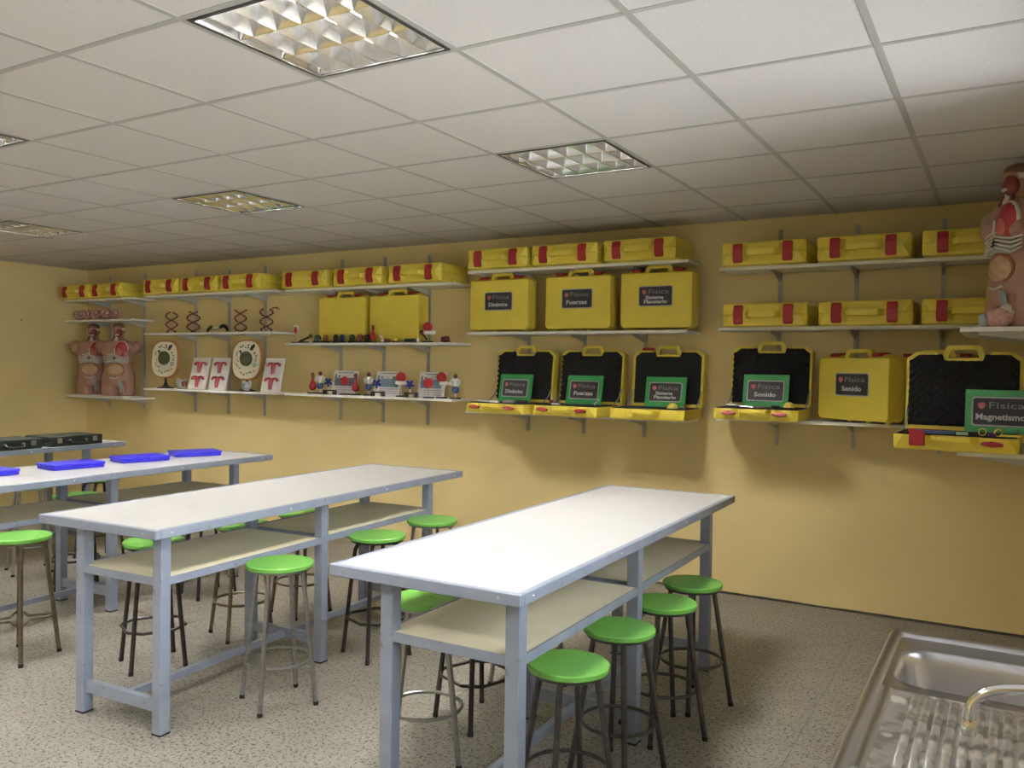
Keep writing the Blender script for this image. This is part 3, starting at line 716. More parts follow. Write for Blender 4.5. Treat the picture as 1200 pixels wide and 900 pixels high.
def dark_case(x, y, deg, label):
    r = empty('instrument_case', (x, y, TZ), d_(deg), label, 'case', 'dark green instrument cases on the rear table')
    ob('case_base', MB().bbox(-.17, .17, -.235, .235, 0, .042, .005).mesh('case_base', m_dgreen), r)
    ob('case_lid', MB().bbox(-.17, .17, -.235, .235, .0435, .080, .005).mesh('case_lid', m_dgreen), r)
    for y_ in (-.16, .16):
        ob('latch', MB().bbox(.169, .176, -.020+y_, .020+y_, .026, .068, .002).mesh('latch', m_silver), r)
    for y_ in (-.075, .075): ob('handle_mount', MB().bbox(.169, .180, -.012+y_, .012+y_, .040, .054, .002).mesh('handle_mount', m_silver), r)
    ob('handle', MB().tube([(.180, -.075, .047), (.205, -.070, .030), (.212, -.05, .020), (.212, .05, .020), (.205, .070, .030), (.180, .075, .047)], .008, 8).mesh('handle', m_dark, 40), r)
dark_case(-4.575, 2.55, 3, 'dark green hard case on the rear table, the one cut by the left edge')
dark_case(-4.620, 3.10, 3, 'dark green hard case on the rear table, nearer its far end')

# ------------------------------------------------------------------ sink on the right wall
def rrect(x0, x1, y0, y1, r, z, n=5):
    P = []
    for cx, cy, a0 in ((x1-r, y0+r, -PI/2), (x1-r, y1-r, 0), (x0+r, y1-r, PI/2), (x0+r, y0+r, PI)):
        for k in range(n+1): a = a0+PI/2*k/n; P.append((cx+r*math.cos(a), cy+r*math.sin(a), z))
    return P
SZ = .850; SX0, SX1, SY0, SY1 = 1.945, 2.415, -.10, 1.470
sk = empty('sink_unit', (SX0, SY0, 0), 0, 'stainless steel sink unit with ribbed drainboard and bowls in the lower right corner', 'sink')
sk.location = (0, 0, 0)
bowls = [(1.992, 2.335, 1.040, 1.335), (1.992, 2.335, .030, .480)]
rim = MB()
o0 = rrect(SX0, SX1, SY0, SY1, .012, SZ-.035); o1 = rrect(SX0, SX1, SY0, SY1, .012, SZ-.003); o2 = rrect(SX0+.006, SX1-.006, SY0+.006, SY1-.006, .014, SZ+.004); o3 = rrect(SX0+.018, SX1-.018, SY0+.018, SY1-.018, .016, SZ+.004); o4 = rrect(SX0+.030, SX1-.030, SY0+.030, SY1-.030, .018, SZ-.006)
rim.loft([o0, o1, o2, o3, o4], False, False)
ob('rim', rim.mesh('rim', m_inox, 50), sk)
def plate_with_hole(x0, x1, y0, y1, hole, z):
    """deck patch around one rounded hole: bridged loops"""
    n = len(hole); b = MB(); outer = []
    cx = sum(p[0] for p in hole)/n; cy = sum(p[1] for p in hole)/n
    for p in hole:
        dx, dy = p[0]-cx, p[1]-cy
        t = min(((x1-cx) if dx > 0 else (cx-x0))/max(abs(dx), 1e-6), ((y1-cy) if dy > 0 else (cy-y0))/max(abs(dy), 1e-6))
        outer.append((cx+dx*t, cy+dy*t, z))
    corners = [(x1, y0), (x1, y1), (x0, y1), (x0, y0)]
    for q in corners:
        j = min(range(n), key=lambda i: (outer[i][0]-q[0])**2+(outer[i][1]-q[1])**2); outer[j] = (q[0], q[1], z)
    return outer
dx0, dx1, dz = SX0+.030, SX1-.030, SZ-.006
for k, (a, b_, c_, d) in enumerate(bowls):
    y0, y1 = ((1.000, SY1-.030), (SY0+.030, .520))[k]
    hole = rrect(a, b_, c_, d, .075, dz, 7)
    outer = plate_with_hole(dx0, dx1, y0, y1, hole, dz)
    lip = [(x, y, dz+.003) for x, y, z in rrect(a-.006, b_+.006, c_-.006, d+.006, .08, dz, 7)]
    b = MB(); rings = [outer, [(p[0], p[1], dz) for p in rrect(a-.014, b_+.014, c_-.014, d+.014, .085, dz, 7)], lip]
    for zz, ins, rr in ((-.004, .004, .072), (-.03, .010, .070), (-.10, .020, .065), (-.135, .032, .062), (-.150, .060, .055)):
        rings.append(rrect(a+ins, b_-ins, c_+ins, d-ins, max(rr-.0, .03), dz+zz, 7))
    rings.append(rrect((a+b_)/2-.03, (a+b_)/2+.03, (c_+d)/2-.03, (c_+d)/2+.03, .028, dz-.154, 7))
    b.loft(rings, False, True)
    ob('bowl', b.mesh('bowl', m_inox, 60), sk)
    ob('drain', MB().lathe([(.028, 0), (.028, .003), (.020, .004), (.018, .001)], 20).mesh('drain', m_chrome, 40), sk, ((a+b_)/2, (c_+d)/2, dz-.155))
# drainboard panel between the bowls with raised ribs
ob('drainboard', MB().box(dx0, dx1, .520, 1.000, dz-.004, dz).mesh('drainboard', m_ribbed), sk)
rib = MB(); prof = [(-.0090, -.001), (-.0075, .0050), (-.003, .0085), (.003, .0085), (.0075, .0050), (.0090, -.001)]
rib.loft([[(x, .575, z*.2) for x, z in prof], [(x, .590, z) for x, z in prof], [(x, .965, z) for x, z in prof], [(x, .985, z*.2) for x, z in prof]])
RIB = rib.mesh('rib', m_ribbed, 60)
for k in range(12): ob('rib', RIB, sk, (2.052+k*.0255, 0, dz))
ob('fold', MB().prism([(-.014, 0), (-.008, .005), (0, .0065), (.008, .005), (.014, 0)], .53, 1.0).mesh('fold', m_inox, 60), sk, (dx0+.014, 0, dz))
for x in (SX0+.03, SX1-.05):
    for y in (SY0+.06, .70, SY1-.06): ob('leg', MB().box(x-.02, x+.02, y-.02, y+.02, 0, SZ-.03).mesh('leg', m_steel), sk)
fc = empty('faucet', (2.365, .690, SZ-.006), 0, 'chrome swan-neck faucet reaching over the sink drainboard', 'faucet')
ob('body', MB().lathe([(.026, 0), (.026, .006), (.018, .012), (.016, .07), (.013, .085), (.012, .100)], 16).mesh('body', m_chrome, 50), fc)
sp = [(0, 0, .09)]
for k in range(13):
    a = PI*(k/12)*.97; sp.append((-.098+.098*math.cos(a), 0, .098+.052*math.sin(a)))
lx, _, lz = sp[-1]; sp += [(lx-.004, 0, lz-.030)]
sp = [Vector(p) for p in sp]
ob('spout', MB().tube(sp, .0105, 10).mesh('spout', m_chrome, 60), fc)
ob('nozzle', MB().lathe([(.0125, -.030), (.0135, -.026), (.0135, -.004), (.0115, 0)], 14).mesh('nozzle', m_chrome, 50), fc, (lx-.004, 0, lz-.026))
ob('lever', MB().tube([(.0, -.016, .055), (.004, -.05, .070), (.006, -.075, .078)], [.006, .005, .006], 8).mesh('lever', m_chrome, 60), fc)

# ------------------------------------------------------------------ anatomical torsos
def ering(z, a, b, cx=0, cy=0, n=28): return [(cx+a*math.cos(2*PI*k/n), cy+b*math.sin(2*PI*k/n), z) for k in range(n)]
def torso_body():
    b = MB()
    prof = [(.100, .150, .088), (.130, .172, .098), (.190, .178, .102), (.250, .163, .095), (.320, .146, .088), (.385, .152, .094), (.450, .172, .105), (.510, .186, .108), (.550, .190, .098), (.585, .165, .080), (.608, .110, .062), (.622, .060, .055)]
    b.loft([ering(z, a, d) for z, a, d in prof])
    for s in (-1, 1):
        b.loft([ering(z, a, d, s*.088, .005) for z, a, d in ((0, .082, .082), (.06, .086, .088), (.12, .088, .092), (.17, .070, .075))])
        b.ell((s*.192, .004, .535), .062, .060, .072)
        b.ell((s*.085, -.072, .475), .070, .045, .055)
    b.loft([ering(z, a, d, 0, y) for z, a, d, y in ((.600, .062, .058, .008), (.640, .052, .052, .006), (.690, .050, .054, .0))])
    b.ell((0, -.004, .715), .060, .076, .078, 18, 12); b.ell((0, -.030, .680), .046, .044, .046, 14, 8); b.ell((0, -.074, .700), .012, .018, .020)
    for s in (-1, 1): b.ell((s*.060, .008, .705), .008, .016, .022)
    me = b.mesh('torso_src', m_skin); o = bpy.data.objects.new('torso_src', me); C.objects.link(o)
    md = o.modifiers.new('r', 'REMESH'); md.mode = 'VOXEL'; md.voxel_size = .007
    sm = o.modifiers.new('s', 'SMOOTH'); sm.factor = .6; sm.iterations = 6
    dg = bpy.context.evaluated_depsgraph_get(); dg.update()
    out = bpy.data.meshes.new_from_object(o.evaluated_get(dg)); bpy.data.objects.remove(o)
    out.polygons.foreach_set('use_smooth', [True]*len(out.polygons)); out.name = 'torso_body'
    out.materials.clear(); out.materials.append(m_skin)
    return out
TB = torso_body()
def bumpy_ell(c, rx, ry, rz, n=20, m=12, amp=.004, f=9):
    rings = []
    for k in range(m+1):
        a = -PI/2+PI*k/m; q = max(math.cos(a), .03)
        R = []
        for i in range(n):
            t = 2*PI*i/n; w_ = 1+amp/rx*math.sin(f*t+1.7*k)*1.5
            R.append((c[0]+rx*q*math.cos(t)*w_, c[1]+ry*q*math.sin(t)*w_, c[2]+rz*math.sin(a)))
        rings.append(R)
    return MB().loft(rings)
TP = []
TP.append(('chest_opening', MB().ell((.062, -.082, .512), .078, .034, .096).mesh('chest_opening', m_bone, 60)))
TP.append(('lung', MB().ell((.066, -.092, .510), .068, .034, .088).mesh('lung', m_lung, 60)))
TP.append(('heart', MB().ell((.050, -.114, .485), .040, .020, .046).mesh('heart', mat('heart_red', (.50, .13, .10), .4), 60)))
rb = MB()
for k in range(5):
    z = .455-.018*k
    for s in (-1, 1): rb.tube([(s*.008, -.118, z+.006), (s*.05, -.117, z-.004), (s*.10, -.098, z-.010-.004*k), (s*.135, -.066, z-.004)], .0058, 6)
rb.tube([(.004, -.120, .52), (.002, -.121, .44)], .007, 6)
TP.append(('rib_cage', rb.mesh('rib_cage', m_bone, 50)))
TP.append(('liver', MB().ell((-.002, -.074, .385), .112, .036, .040).mesh('liver', m_cart, 60)))
TP.append(('gall_bladder', MB().prism([(-.026, .395), (.0, .428), (.030, .395), (.0, .404)], -.122, -.100).mesh('gall_bladder', m_dark)))
TP.append(('belly_rim', MB().tube([(.100*math.cos(2*PI*k/28), -.088+.030*abs(math.cos(2*PI*k/28))**2, .285+.088*math.sin(2*PI*k/28)) for k in range(28)], .0055, 6, True).mesh('belly_rim', m_tissue, 60)))
TP.append(('intestines', bumpy_ell((0, -.070, .287), .092, .042, .080, 28, 14, .004, 8).mesh('intestines', m_organ, 60)))
co = MB(); co.tube([(.088*math.cos(a), -.096+.02*math.cos(a)**2, .282+.076*math.sin(a)) for a in [PI*(-.30+1.0*k/14) for k in range(15)]], .009, 7)
TP.append(('colon', co.mesh('colon', m_rust, 60)))
pl = MB(); pl.tube([(-.05, -.103, .200), (0, -.112, .186), (.05, -.103, .200)], .006, 6)
TP.append(('pelvic_band', pl.mesh('pelvic_band', m_bone, 60)))
th = MB()
for k, dx in enumerate((0, .016, .032)): th.tube([(.030+dx, -.104, .180-.004*k), (.052+dx, -.106, .120), (.060+dx*1.1, -.094, .040)], .0055, 6)
TP.append(('thigh_vessels', th.mesh('thigh_vessels', m_cart, 60)))
TP.append(('groin_muscle', MB().ell((.078, -.068, .100), .046, .030, .085).mesh('groin_muscle', mat('dusky_rose', (.34, .15, .12), .45), 60)))
TP.append(('face_section', MB().ell((.018, -.050, .690), .042, .040, .052).mesh('face_section', m_tissue, 60)))
TP.append(('skull_band', MB().lathe([(.058, .0), (.064, .004), (.063, .026), (.056, .032)], 24, (0, 0, 0)).mesh('skull_band', m_bone, 50)))
TP.append(('scalp', MB().ell((0, .004, .762), .060, .074, .040, 18, 8).mesh('scalp', m_hair, 60)))
nk = MB(); nk.tube([(0, -.052, .660), (.002, -.056, .632), (.0, -.070, .600)], .013, 8)
TP.append(('trachea', nk.mesh('trachea', m_bone, 60)))
nv = MB()
for s in (-1, 1): nv.tube([(s*.030, -.046, .668), (s*.032, -.050, .635), (s*.046, -.066, .596)], .009, 7)
TP.append(('neck_vessels', nv.mesh('neck_vessels', m_tissue, 60)))
TP.append(('jaw', MB().ell((.012, -.074, .668), .026, .018, .010).mesh('jaw', m_bone, 60)))
def torso(loc, deg, label, sc=1.0):
    r = empty('anatomical_torso', loc, d_(deg), label, 'anatomical model', 'anatomical torsos'); r.scale = (sc, sc, sc)
    ob('body', TB, r)
    for n, me in TP: ob(n, me, r, (0, 0, .716) if n == 'skull_band' else (0, 0, 0))
    return r
zA = SH['A'][2][2]
for k, (x, w_) in enumerate(((-6.43, .40), (-5.99, .44))):
    o = ob('tray', MB().bbox(-.21, .21, -.12, .12, 0, .014, .002).mesh('tray', m_pwhite), None, (x-.05, 4.60, zA)); tag(o, 'flat white tray under the %s torso in the far corner' % ('left', 'right')[k], 'tray', 'white trays under the torsos')
    torso((x-.05, 4.575, zA+.0145), 34, 'open anatomical torso in the far corner, %s one of the pair' % ('left', 'right')[k], .975)
torso((2.240, 3.620, FZ[0]+.001), -56, 'large open anatomical torso on the near right-hand shelf, head almost at the ceiling', .985)
og = empty('loose_organs', (2.160, 3.495, FZ[0]), 0, 'heap of pink and grey loose organs at the foot of the near torso', 'anatomical model')
ob('colon_piece', bumpy_ell((0.012, 0, .045), .060, .030, .045, 18, 10, .006, 6).mesh('colon_piece', mat('pale_pink_organ', (.62, .36, .32), .4, var=.2, vscale=60), 60), og)
ob('membrane', bumpy_ell((.050, .010, .075), .036, .026, .040, 14, 8, .007, 5).mesh('membrane', m_bone, 60), og)
ob('grey_organ', MB().ell((-.052, -.004, .034), .022, .020, .034).mesh('grey_organ', mat('blue_grey_organ', (.40, .42, .47), .4), 60), og)

# five little pink models on the shelf over the corner torsos
zA2 = SH['A'][2][1]
for k, x in enumerate((-6.80, -6.655, -6.505, -6.315, -6.145)):
    r = empty('small_pink_model', (x, 4.62, zA2), d_(30+random.uniform(-25, 25)), 'small pink anatomical model above the corner torsos, %s from the left' % ('first', 'second', 'third', 'fourth', 'fifth')[k], 'anatomical model', 'five small pink models')
    ob('stand', MB().lathe([(.040, 0), (.040, .010), (.018, .022), (.016, .035)], 14).mesh('stand', m_pinkm, 50), r)
    bd = MB()
    for s in (-1, 1): bd.tube([(s*.008, 0, .032), (s*.040, 0, .050), (s*.046, 0, .085), (s*.030, -.004, .112)], [.018, .020, .018, .012], 8)
    bd.ell((0, 0, .075), .026, .022, .036)
    ob('figure', bd.mesh('figure', m_pinkm, 60), r)
    ob('white_insert', MB().ell((.012, -.022, .080), .012, .008, .016).mesh('white_insert', m_bone, 60), r)

# ------------------------------------------------------------------ DNA, cell and other models
zB2, zB3 = SH['B'][2][1], SH['B'][2][2]
def dna(x, deg, ph, label, top_curl=False):
    r = empty('dna_model', (x, 4.60, zB2), d_(deg), label, 'model', 'dark red DNA helix models')
    ob('foot', MB().bbox(-.05, .05, -.03, .03, 0, .006, .001).mesh('foot', m_clear), r)
    n = 24; hgt = .205; strands = [[], []]
    for k in range(n+1):
        z = .008+hgt*k/n; a = ph+2*PI*1.15*k/n; q = .062*(.75 if k < 2 else 1)
        for s in (0, 1): strands[s].append((q*math.cos(a+s*PI), .5*q*math.sin(a+s*PI), z))
    if top_curl: strands[0] += [(strands[0][-1][0]+.03*j, strands[0][-1][1], strands[0][-1][2]+.022*math.sin(j*1.0)) for j in range(1, 4)]
    for s in (0, 1):
        b = MB(); b.tube(strands[s], .0055, 6)
        for k in range(0, len(strands[s]), 2): b.ell(strands[s][k], .0105, .0105, .0085, 8, 5)
        ob('strand', b.mesh('strand', m_helix, 60), r)
    for k in range(2, n, 2):
        a_, b_ = Vector(strands[0][k]), Vector(strands[1][k])
        if (a_-b_).length > .03: ob('rung', MB().tube([a_, b_], .0035, 5).mesh('rung', m_rung, 60), r)
dna(-5.21, 20, .6, 'dark red DNA model, first from the left')
dna(-4.875, 35, 1.4, 'dark red DNA model, second from the left, beside the black arched piece')
dna(-4.195, 10, 2.2, 'dark red DNA model, third from the left')
dna(-3.845, 25, .2, 'dark red DNA model at the right with a strand curling off its top', True)
r = empty('arched_model', (-4.52, 4.60, zB2), 0, 'black arched piece with cream middle lying between the DNA models', 'model')
ob('black_end', MB().tube([(-.150, 0, .010), (-.125, 0, .040), (-.090, 0, .056), (-.065, 0, .046)], [.010, .016, .018, .014], 8).mesh('black_end', m_dark, 60), r)
ob('cream_middle', MB().tube([(-.065, 0, .046), (-.03, 0, .040), (0, 0, .050), (.035, 0, .052)], .015, 8).mesh('cream_middle', m_cream, 60), r)
ob('black_end', MB().tube([(.035, 0, .052), (.075, 0, .066), (.115, 0, .060), (.140, 0, .030), (.142, 0, .012)], [.014, .018, .018, .015, .012], 8).mesh('black_end', m_dark, 60), r)

def cell_model(x, label, deg):
    r = empty('cell_model', (x, 4.60, zB3), d_(deg), label, 'model', 'cell models on black stands')
    ob('stand', MB().loft([ering(0, .095, .055), ering(.008, .090, .052), ering(.020, .035, .022), ering(.060, .013, .010), ering(.110, .011, .009)]).mesh('stand', m_dark, 50), r)
    def sup(s, y, n=36):
        P = []
        for k in range(n):
            a = 2*PI*k/n; c, q = math.cos(a), math.sin(a)
            P.append((s*.150*math.copysign(abs(c)**.72, c)+.010*q, y, .300+s*.196*math.copysign(abs(q)**.72, q)))
        return P
    ob('membrane', MB().loft([sup(.90, .030), sup(1.0, .015), sup(1.0, -.010), sup(.955, -.022)]).mesh('membrane', m_orange, 40), r)
    cy = ob('cytoplasm', MB().loft([sup(.925, -.020), sup(.91, -.028)]).mesh('cytoplasm', m_cream, 40), r)
    T = TR(0, -.030, .300) @ RX(PI/2)
    ob('nucleus', MB().lathe([(.056, -.002), (.055, .012), (.040, .020), (.02, .022)], 20, T=TR(0, -.028, .312) @ RX(PI/2)).mesh('nucleus', m_olive, 50), r)
    ob('nucleus_rim', MB().tube([(.058*math.cos(2*PI*k/22), -.034, .312+.066*math.sin(2*PI*k/22)) for k in range(22)], .006, 6, True).mesh('nucleus_rim', m_forest, 60), r)
    rnd = random.Random(3)
    big = [(.065, .125, .034, .016, 50, m_dark), (.020, .118, .010, .006, 20, m_dark), (-.055, .075, .020, .007, 70, m_dark), (.100, .010, .018, .008, 80, m_mint), (.088, -.045, .026, .018, 0, m_mint)]
    for k in range(24):
        a = 2*PI*k/24+rnd.uniform(-.1, .1); q = rnd.uniform(.68, .86)
        big.append((.125*q*math.cos(a), .17*q*math.sin(a), rnd.uniform(.008, .015), rnd.uniform(.0045, .007), rnd.uniform(0, 180), rnd.choice([m_rust, m_dark, m_rust, m_olive])))
    for (px, pz, ra, rc, an, mm) in big:
        ob('organelle', MB().ell((0, 0, 0), ra, .007, rc, 8, 5).mesh('organelle', mm, 60), r, (px, -.029, .300+pz), (0, d_(-an), 0))
cell_model(-5.295, 'cream cell model on a black stand, left one, beside the shelf end', 22)
cell_model(-4.095, 'cream cell model on a black stand, right one, between the white relief boards', 22)
def small_heart(x, y, deg, label, red):
    r = empty('small_organ_model', (x, y, zB3), d_(deg), label, 'anatomical model', 'small white and grey organ models')
    b = MB(); b.ell((0, 0, .052), .052, .040, .040); b.ell((-.030, 0, .078), .024, .022, .030); b.ell((.034, 0, .078), .020, .020, .030); b.ell((0, 0, .022), .034, .028, .022)
    ob('body', b.mesh('body', mat('grey_white_model', (.52, .50, .50), .4, var=.25, vscale=40), 60), r)
    ob('lining', MB().ell((.030 if red else .0, -.030, .052), .026, .018, .030).mesh('lining', m_tissue if red else m_cart, 60), r)
    ob('base', MB().bbox(-.035, .035, -.03, .03, 0, .008, .002).mesh('base', m_dark), r)
small_heart(-5.030, 4.585, 40, 'small grey and white organ model with a dark red side, beside the left cell model', True)
small_heart(-4.030, 4.530, 10, 'small pale organ model in front of the right cell stand', False)
def relief_board(x, y, label):
    r = empty('relief_board', (x, y, zB3), 0, label, 'model', 'white boards with rose T-shaped reliefs')
    Mx = TR(0, 0, .002) @ RZ(d_(6)) @ RX(d_(-14))
    w_, h_ = .112, .328
    ob('board', MB().bbox(-w_, w_, 0, .014, 0, h_, .002).mesh('board', m_pwhite), r, mtx=Mx)
    ob('prop', MB().box(-.03, .03, 0, .005, 0, h_*.80).mesh('prop', m_pwhite), r, mtx=TR(0, .095, .001))
    for z0 in (.215, .070):
        t = MB()
        t.tube([(0, -.006, z0-.045), (0, -.008, z0), (0, -.010, z0+.045)], [.014, .018, .024], 8)
        for s in (-1, 1):
            t.tube([(0, -.008, z0+.050), (s*.035, -.008, z0+.060), (s*.066, -.008, z0+.052)], [.012, .011, .013], 8); t.ell((s*.068, -.008, z0+.044), .017, .009, .014)
        ob('relief', t.mesh('relief', m_rose, 60), r, mtx=Mx)
relief_board(-4.715, 4.51, 'slanted white board with two rose T-shaped reliefs, leftmost of three')
relief_board(-4.425, 4.51, 'slanted white board with two rose T-shaped reliefs, middle of three, beside the right cell model')
relief_board(-3.70, 4.51, 'slanted white board with two rose T-shaped reliefs, rightmost of three')

# ------------------------------------------------------------------ stands, discs, figures on the lowest shelf of the third section
zC2, zC3 = SH['C'][2][1], SH['C'][2][2]
DISCB = MB().bbox(-.045, .045, -.022, .022, 0, .012, .003).mesh('base', m_dark)
def disc_stand(x, y, z, hgt, rad, plate, label, deg=18, group='red disc stands'):
    r = empty('red_disc_stand', (x, y, z), d_(deg), label, 'stand', group)
    ob('base', DISCB, r); ob('rod', MB().tube([(0, 0, .010), (0, 0, hgt)], .005, 7).mesh('rod', m_upr, 50), r)
    ob('disc', MB().lathe([(rad, 0), (rad, .008), (rad*.9, .010), (rad*.88, .008), (rad*.2, .008), (rad*.18, .011)], 24, T=TR(0, -.004, hgt) @ RX(PI/2)).mesh('disc', m_red, 40), r)
    if plate: ob('name_plate', MB().bbox(-.050+plate, .050+plate, -.018, -.012, hgt-rad-.018, hgt-rad+.010, .001).mesh('name_plate', m_pwhite), r)
disc_stand(-2.862, 4.60, zC3, .122, .040, 0, 'red disc on a rod in front of the left picture panel')
disc_stand(-2.232, 4.60, zC3, .168, .044, .001, 'red disc on a rod with a white plate, standing between the middle and right panels')
disc_stand(-1.905, 4.545, zC3, .125, .042, 0, 'red disc on a low rod in front of the right picture panel')
disc_stand(-1.812, 4.598, zC3, .172, .044, .035, 'red disc on a taller rod, behind the low disc at the right panel')
disc_stand(-1.925, 4.55, zC2, .128, .042, .020, 'red disc with white plate on the clutter shelf, right of the unlabelled cases')
def figure(x, y, label, deg=20):
    r = empty('figure_stand', (x, y, zC3), d_(deg), label, 'figurine', 'little figures on black stands')
    ob('base', DISCB, r); ob('post', MB().tube([(0, 0, .010), (0, 0, .060)], .005, 7).mesh('post', m_pwhite, 50), r)
    ob('trousers', MB().lathe([(.012, .045), (.026, .056), (.031, .075), (.026, .096), (.015, .102)], 16).mesh('trousers', m_denim, 60), r)
    sh = MB(); sh.lathe([(.020, .102), (.024, .125), (.028, .150), (.018, .166)], 14)
    for s in (-1, 1): sh.tube([(s*.024, 0, .158), (s*.038, -.006, .140), (s*.028, -.016, .112)], .008, 6)
    ob('shirt', sh.mesh('shirt', m_pwhite, 60), r); ob('head', MB().ell((0, 0, .184), .018, .018, .020).mesh('head', m_brown, 60), r)
figure(-3.155, 4.60, 'little figure in white shirt and blue trousers at the left end, beside a red pear')
figure(-2.590, 4.60, 'little figure in white shirt and blue trousers left of the middle panel')
figure(-1.662, 4.58, 'little figure in white shirt and blue trousers alone at the right end of the shelf')
def pear(x, y, z, label, deg=15):
    r = empty('red_pear_stand', (x, y, z), d_(deg), label, 'stand', 'red pear-shaped pieces on black stands')
    ob('base', DISCB, r)
    ob('body', MB().lathe([(.010, .030), (.028, .042), (.034, .066), (.026, .095), (.014, .118), (.011, .140)], 16).mesh('body', m_red, 60), r)
    ob('neck', MB().lathe([(.010, .138), (.015, .150), (.016, .175), (.010, .192)], 12).mesh('neck', m_brown, 60), r)
    ob('post', MB().tube([(0, 0, .010), (0, 0, .034)], .006, 7).mesh('post', m_upr, 50), r)
    return r
pear(-3.248, 4.60, zC3, 'red pear shape with a brown neck at the left end of the shelf')
pear(-2.748, 4.61, zC3, 'red pear shape with a brown neck at the right edge of the left panel')
pear(-2.520, 4.565, zC2, 'red pear shape standing between the two unlabelled yellow cases').scale = (.8, .8, .8)
def pinwheel(x, y, label, deg=18):
    r = empty('blue_pinwheel', (x, y, zC3), d_(deg), label, 'stand', 'blue pinwheels on black frames')
    f = MB(); f.box(-.058, -.036, -.02, .02, 0, .040); f.box(.036, .058, -.02, .02, 0, .040); f.box(-.058, .058, -.014, .014, .030, .042)
    ob('frame', f.mesh('frame', m_dark), r); ob('post', MB().tube([(-.010, 0, .040), (-.010, 0, .100)], .006, 7).mesh('post', m_pwhite, 50), r)
    ob('hub', MB().ell((-.010, -.010, .108), .010, .010, .010, 8, 5).mesh('hub', m_rblue, 60), r)
    for k in range(5):
        ob('blade', MB().bbox(.004, .040, -.003, .003, -.011, .011, .0025).mesh('blade', m_rblue), r, mtx=TR(-.010, -.010, .108) @ RY(2*PI*k/5+.3) @ RX(.5))
    ob('weight', MB().lathe([(.010, 0), (.010, .026)], 10).mesh('weight', m_pwhite, 40), r, (.0, 0, .003))
pinwheel(-3.000, 4.555, 'blue pinwheel on a black frame in front of the left panel')
pinwheel(-2.440, 4.545, 'blue pinwheel on a black frame in front of the middle panel')
pinwheel(-2.085, 4.545, 'blue pinwheel on a black frame in front of the right panel')
def picture_panel(x, label, flip):
    r = empty('picture_panel', (x, 4.635, zC3), d_(4), label, 'panel', 'printed picture panels')
    Mx = TR(0, 0, .001) @ RX(d_(-16)); w_, h_ = .134, .222
    b = ob('board', MB().bbox(-w_, w_, 0, .010, 0, h_, .002).mesh('board', m_pwhite), r, mtx=Mx)
    def pr_(n, x0, x1, z0, z1, m, y=.0008): ob(n, MB().box(x0, x1, -y, .001, z0, z1).mesh(n, m), b)
    pr_('title_print', -w_*.62, w_*.62, h_*.905, h_*.925, m_print)
    pr_('sky_print', -w_*.80, w_*.80, h_*.36, h_*.70, m_sky); pr_('side_print', -w_*.86, -w_*.70, h_*.50, h_*.84, m_teal, .0012)
    if flip: pr_('hill_print', w_*.30, w_*.86, h_*.38, h_*.80, m_teal, .0012)
    pr_('drawing_print', -w_*.58, -w_*.46, h_*.72, h_*.80, m_print); pr_('drawing_print', -w_*.20, w_*.02, h_*.74, h_*.78, m_lilac)
    for k in range(3): pr_('text_print', -w_*.55, w_*.88, h_*(.08+.09*k), h_*(.13+.09*k), m_lilac)
    ob('prop', MB().box(-.02, .02, 0, .004, 0, h_*.8).mesh('prop', m_pwhite), r, mtx=TR(0, .085, .001) @ RX(d_(4)))
picture_panel(-2.925, 'white panel printed with a blue and lilac picture, left of three', False)
picture_panel(-2.430, 'white panel printed with a blue picture and green-grey side, middle of three', True)
picture_panel(-1.960, 'white panel printed with a blue and lilac picture, right of three behind the red discs', False)

# low clutter in front of the unlabelled yellow cases
def bit(name, x, y, label, parts, deg=0, cat='part'):
    r = empty(name, (x, y, zC2), d_(deg), label, cat, 'small pieces in front of the unlabelled cases')
    for n, me in parts: ob(n, me, r)
    return r
def jack(c, m, r1=.018):
    return [('base', MB().bbox(-.045, .045, -.02, .02, 0, .014, .003).mesh('base', m_dark)), ('ball', MB().ell((.018, 0, .030), r1, r1, r1, 10, 6).mesh('ball', m, 60)), ('rod', MB().tube([(-.04, 0, .016), (.02, 0, .030)], .006, 6).mesh('rod', m_dark, 60))]
t_ = [('base', DISCB), ('stem', MB().tube([(0, 0, .010), (0, 0, .10)], .004, 6).mesh('stem', m_upr, 50)), ('white_top', MB().bbox(-.020, .020, -.012, .012, .095, .165, .004).mesh('white_top', m_pwhite)), ('red_face', MB().ell((0, -.014, .118), .017, .006, .034, 12, 8).mesh('red_face', m_red, 60))]
bit('red_white_stand', -3.438, 4.58, 'red and white piece on a thin stem at the left end of the clutter shelf', t_, 20, 'stand')
bit('black_lever', -3.33, 4.56, 'low black lever with a red knob end near the left end of the clutter shelf', [('base', MB().bbox(-.05, .05, -.02, .02, 0, .016, .003).mesh('base', m_dark)), ('arm', MB().tube([(-.04, 0, .016), (.075, 0, .058)], .010, 7).mesh('arm', m_dark, 60)), ('knob', MB().ell((.082, 0, .064), .019, .017, .018, 10, 7).mesh('knob', m_brown, 60))], 5, 'lever')
cols = [(-3.150, m_forest, 'green'), (-3.055, m_rust, 'rust-coloured'), (-2.935, m_dark, 'black'), (-2.86, m_rblue, 'dark blue'), (-2.745, m_forest, 'green'), (-2.655, m_tissue, 'dark red'), (-2.575, m_dark, 'black')]
labs = ['dark green wheel piece, leftmost of the low clutter row', 'rust-coloured wheel piece beside the leftmost green one', 'black wheel piece below the middle of the left unlabelled case', 'dark blue wheel piece beside the black one, left unlabelled case', 'dark green wheel piece right of the blue one', 'dark red wheel piece below the right side of the left unlabelled case', 'black wheel piece in the gap between the unlabelled cases']
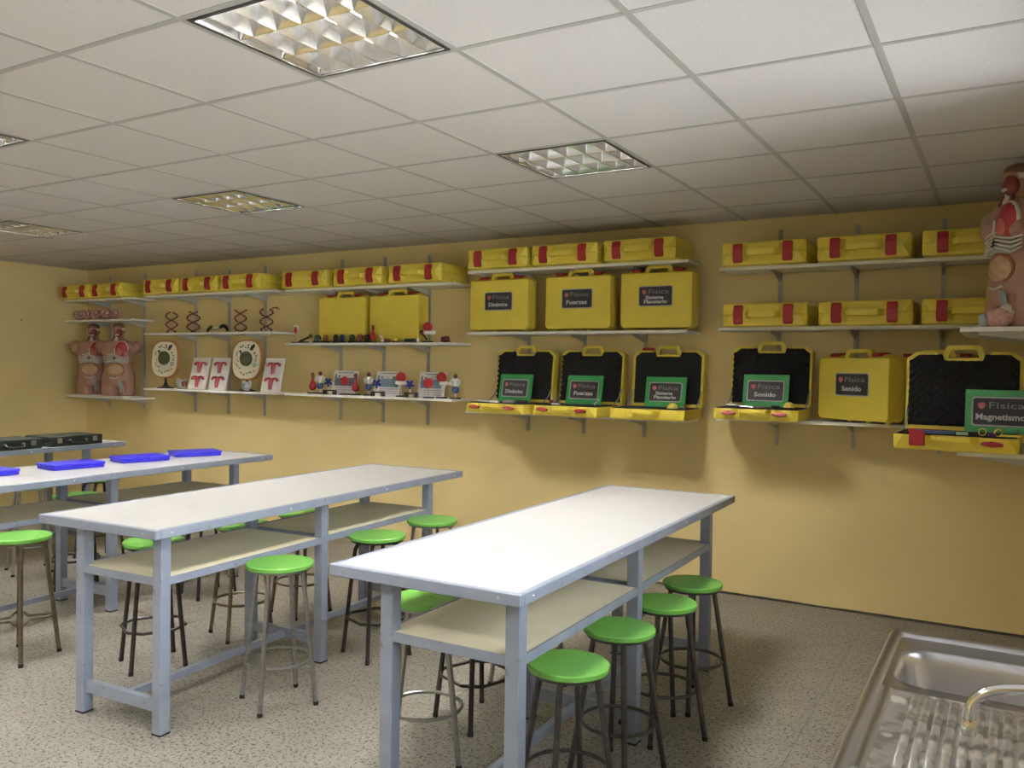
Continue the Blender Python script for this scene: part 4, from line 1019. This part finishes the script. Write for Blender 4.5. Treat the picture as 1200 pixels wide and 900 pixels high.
for k, (x, mm, n) in enumerate(cols):
    pp = [('base', MB().bbox(-.040, .040, -.02, .02, 0, .016, .003).mesh('base', m_dark)),
          ('wheel', MB().lathe([(.027, 0), (.030, .006), (.030, .018), (.027, .024), (.010, .026)], 16, T=TR(.0, .012, .046) @ RX(PI/2)).mesh('wheel', mm, 50)),
          ('axle', MB().tube([(-.036, 0, .020), (.034, -.016, .050)], .006, 6).mesh('axle', m_dark, 60))]
    bit('wheel_piece', x, 4.555, labs[k], pp, random.uniform(-30, 30), 'wheel')
bit('cream_hammer', -2.395, 4.555, 'dark red piece with cream handle tips below the right unlabelled case', [('head', MB().tube([(0, 0, .022), (.065, 0, .020)], .016, 8).mesh('head', m_tissue, 60)), ('handle', MB().tube([(-.045, 0, .062), (0, 0, .030)], .010, 7).mesh('handle', m_cream, 60)), ('tip', MB().ell((.005, -.018, .018), .015, .014, .018, 10, 6).mesh('tip', m_cream, 60))], 0, 'hammer')
bit('cream_ball_piece', -2.265, 4.55, 'cream ball on a dark base below the right unlabelled case', [('ball', MB().ell((0, 0, .026), .020, .020, .020, 12, 8).mesh('ball', m_yel, 60)), ('base', MB().bbox(-.02, .12, -.015, .015, 0, .012, .003).mesh('base', m_brown))], 0, 'ball')
bit('dark_rail_piece', -2.105, 4.55, 'long dark piece with a cream end left of the slanting hammer', [('rail', MB().bbox(-.055, .055, -.018, .018, 0, .034, .006).mesh('rail', m_dark)), ('end', MB().ell((.080, 0, .022), .017, .016, .020, 10, 6).mesh('end', m_cream, 60))], 0, 'rail')
bit('slanting_hammer', -1.985, 4.60, 'dark slanting rod with a round brown head below the red disc', [('foot', MB().bbox(-.02, .06, -.02, .02, 0, .012, .003).mesh('foot', m_dark)), ('rod', MB().tube([(.030, 0, .010), (-.035, 0, .080)], .009, 7).mesh('rod', m_dark, 60)), ('head', MB().ell((-.040, -.004, .088), .020, .014, .020, 12, 8).mesh('head', m_brown, 60))], 0, 'hammer')
bit('dark_coil', -1.745, 4.545, 'dark coil heap alone at the right end of the clutter shelf', [('coil', MB().tube([(.045*math.cos(k*.9)*(1-.01*k), .016*math.sin(k*.9), .008+.0018*k) for k in range(22)], .007, 6).mesh('coil', m_helix, 60)), ('core', MB().ell((0, 0, .016), .034, .014, .018, 10, 6).mesh('core', m_dark, 60))], 0, 'coil')
# wall dot on the left wall
tag(ob('wall_plug', MB().lathe([(.008, 0), (.008, .004), (.004, .006)], 10).mesh('wall_plug', m_dark, 50), None, (XL, 4.05, 2.02), (0, PI/2, 0)), 'small dark plug hole in the left wall', 'plug')
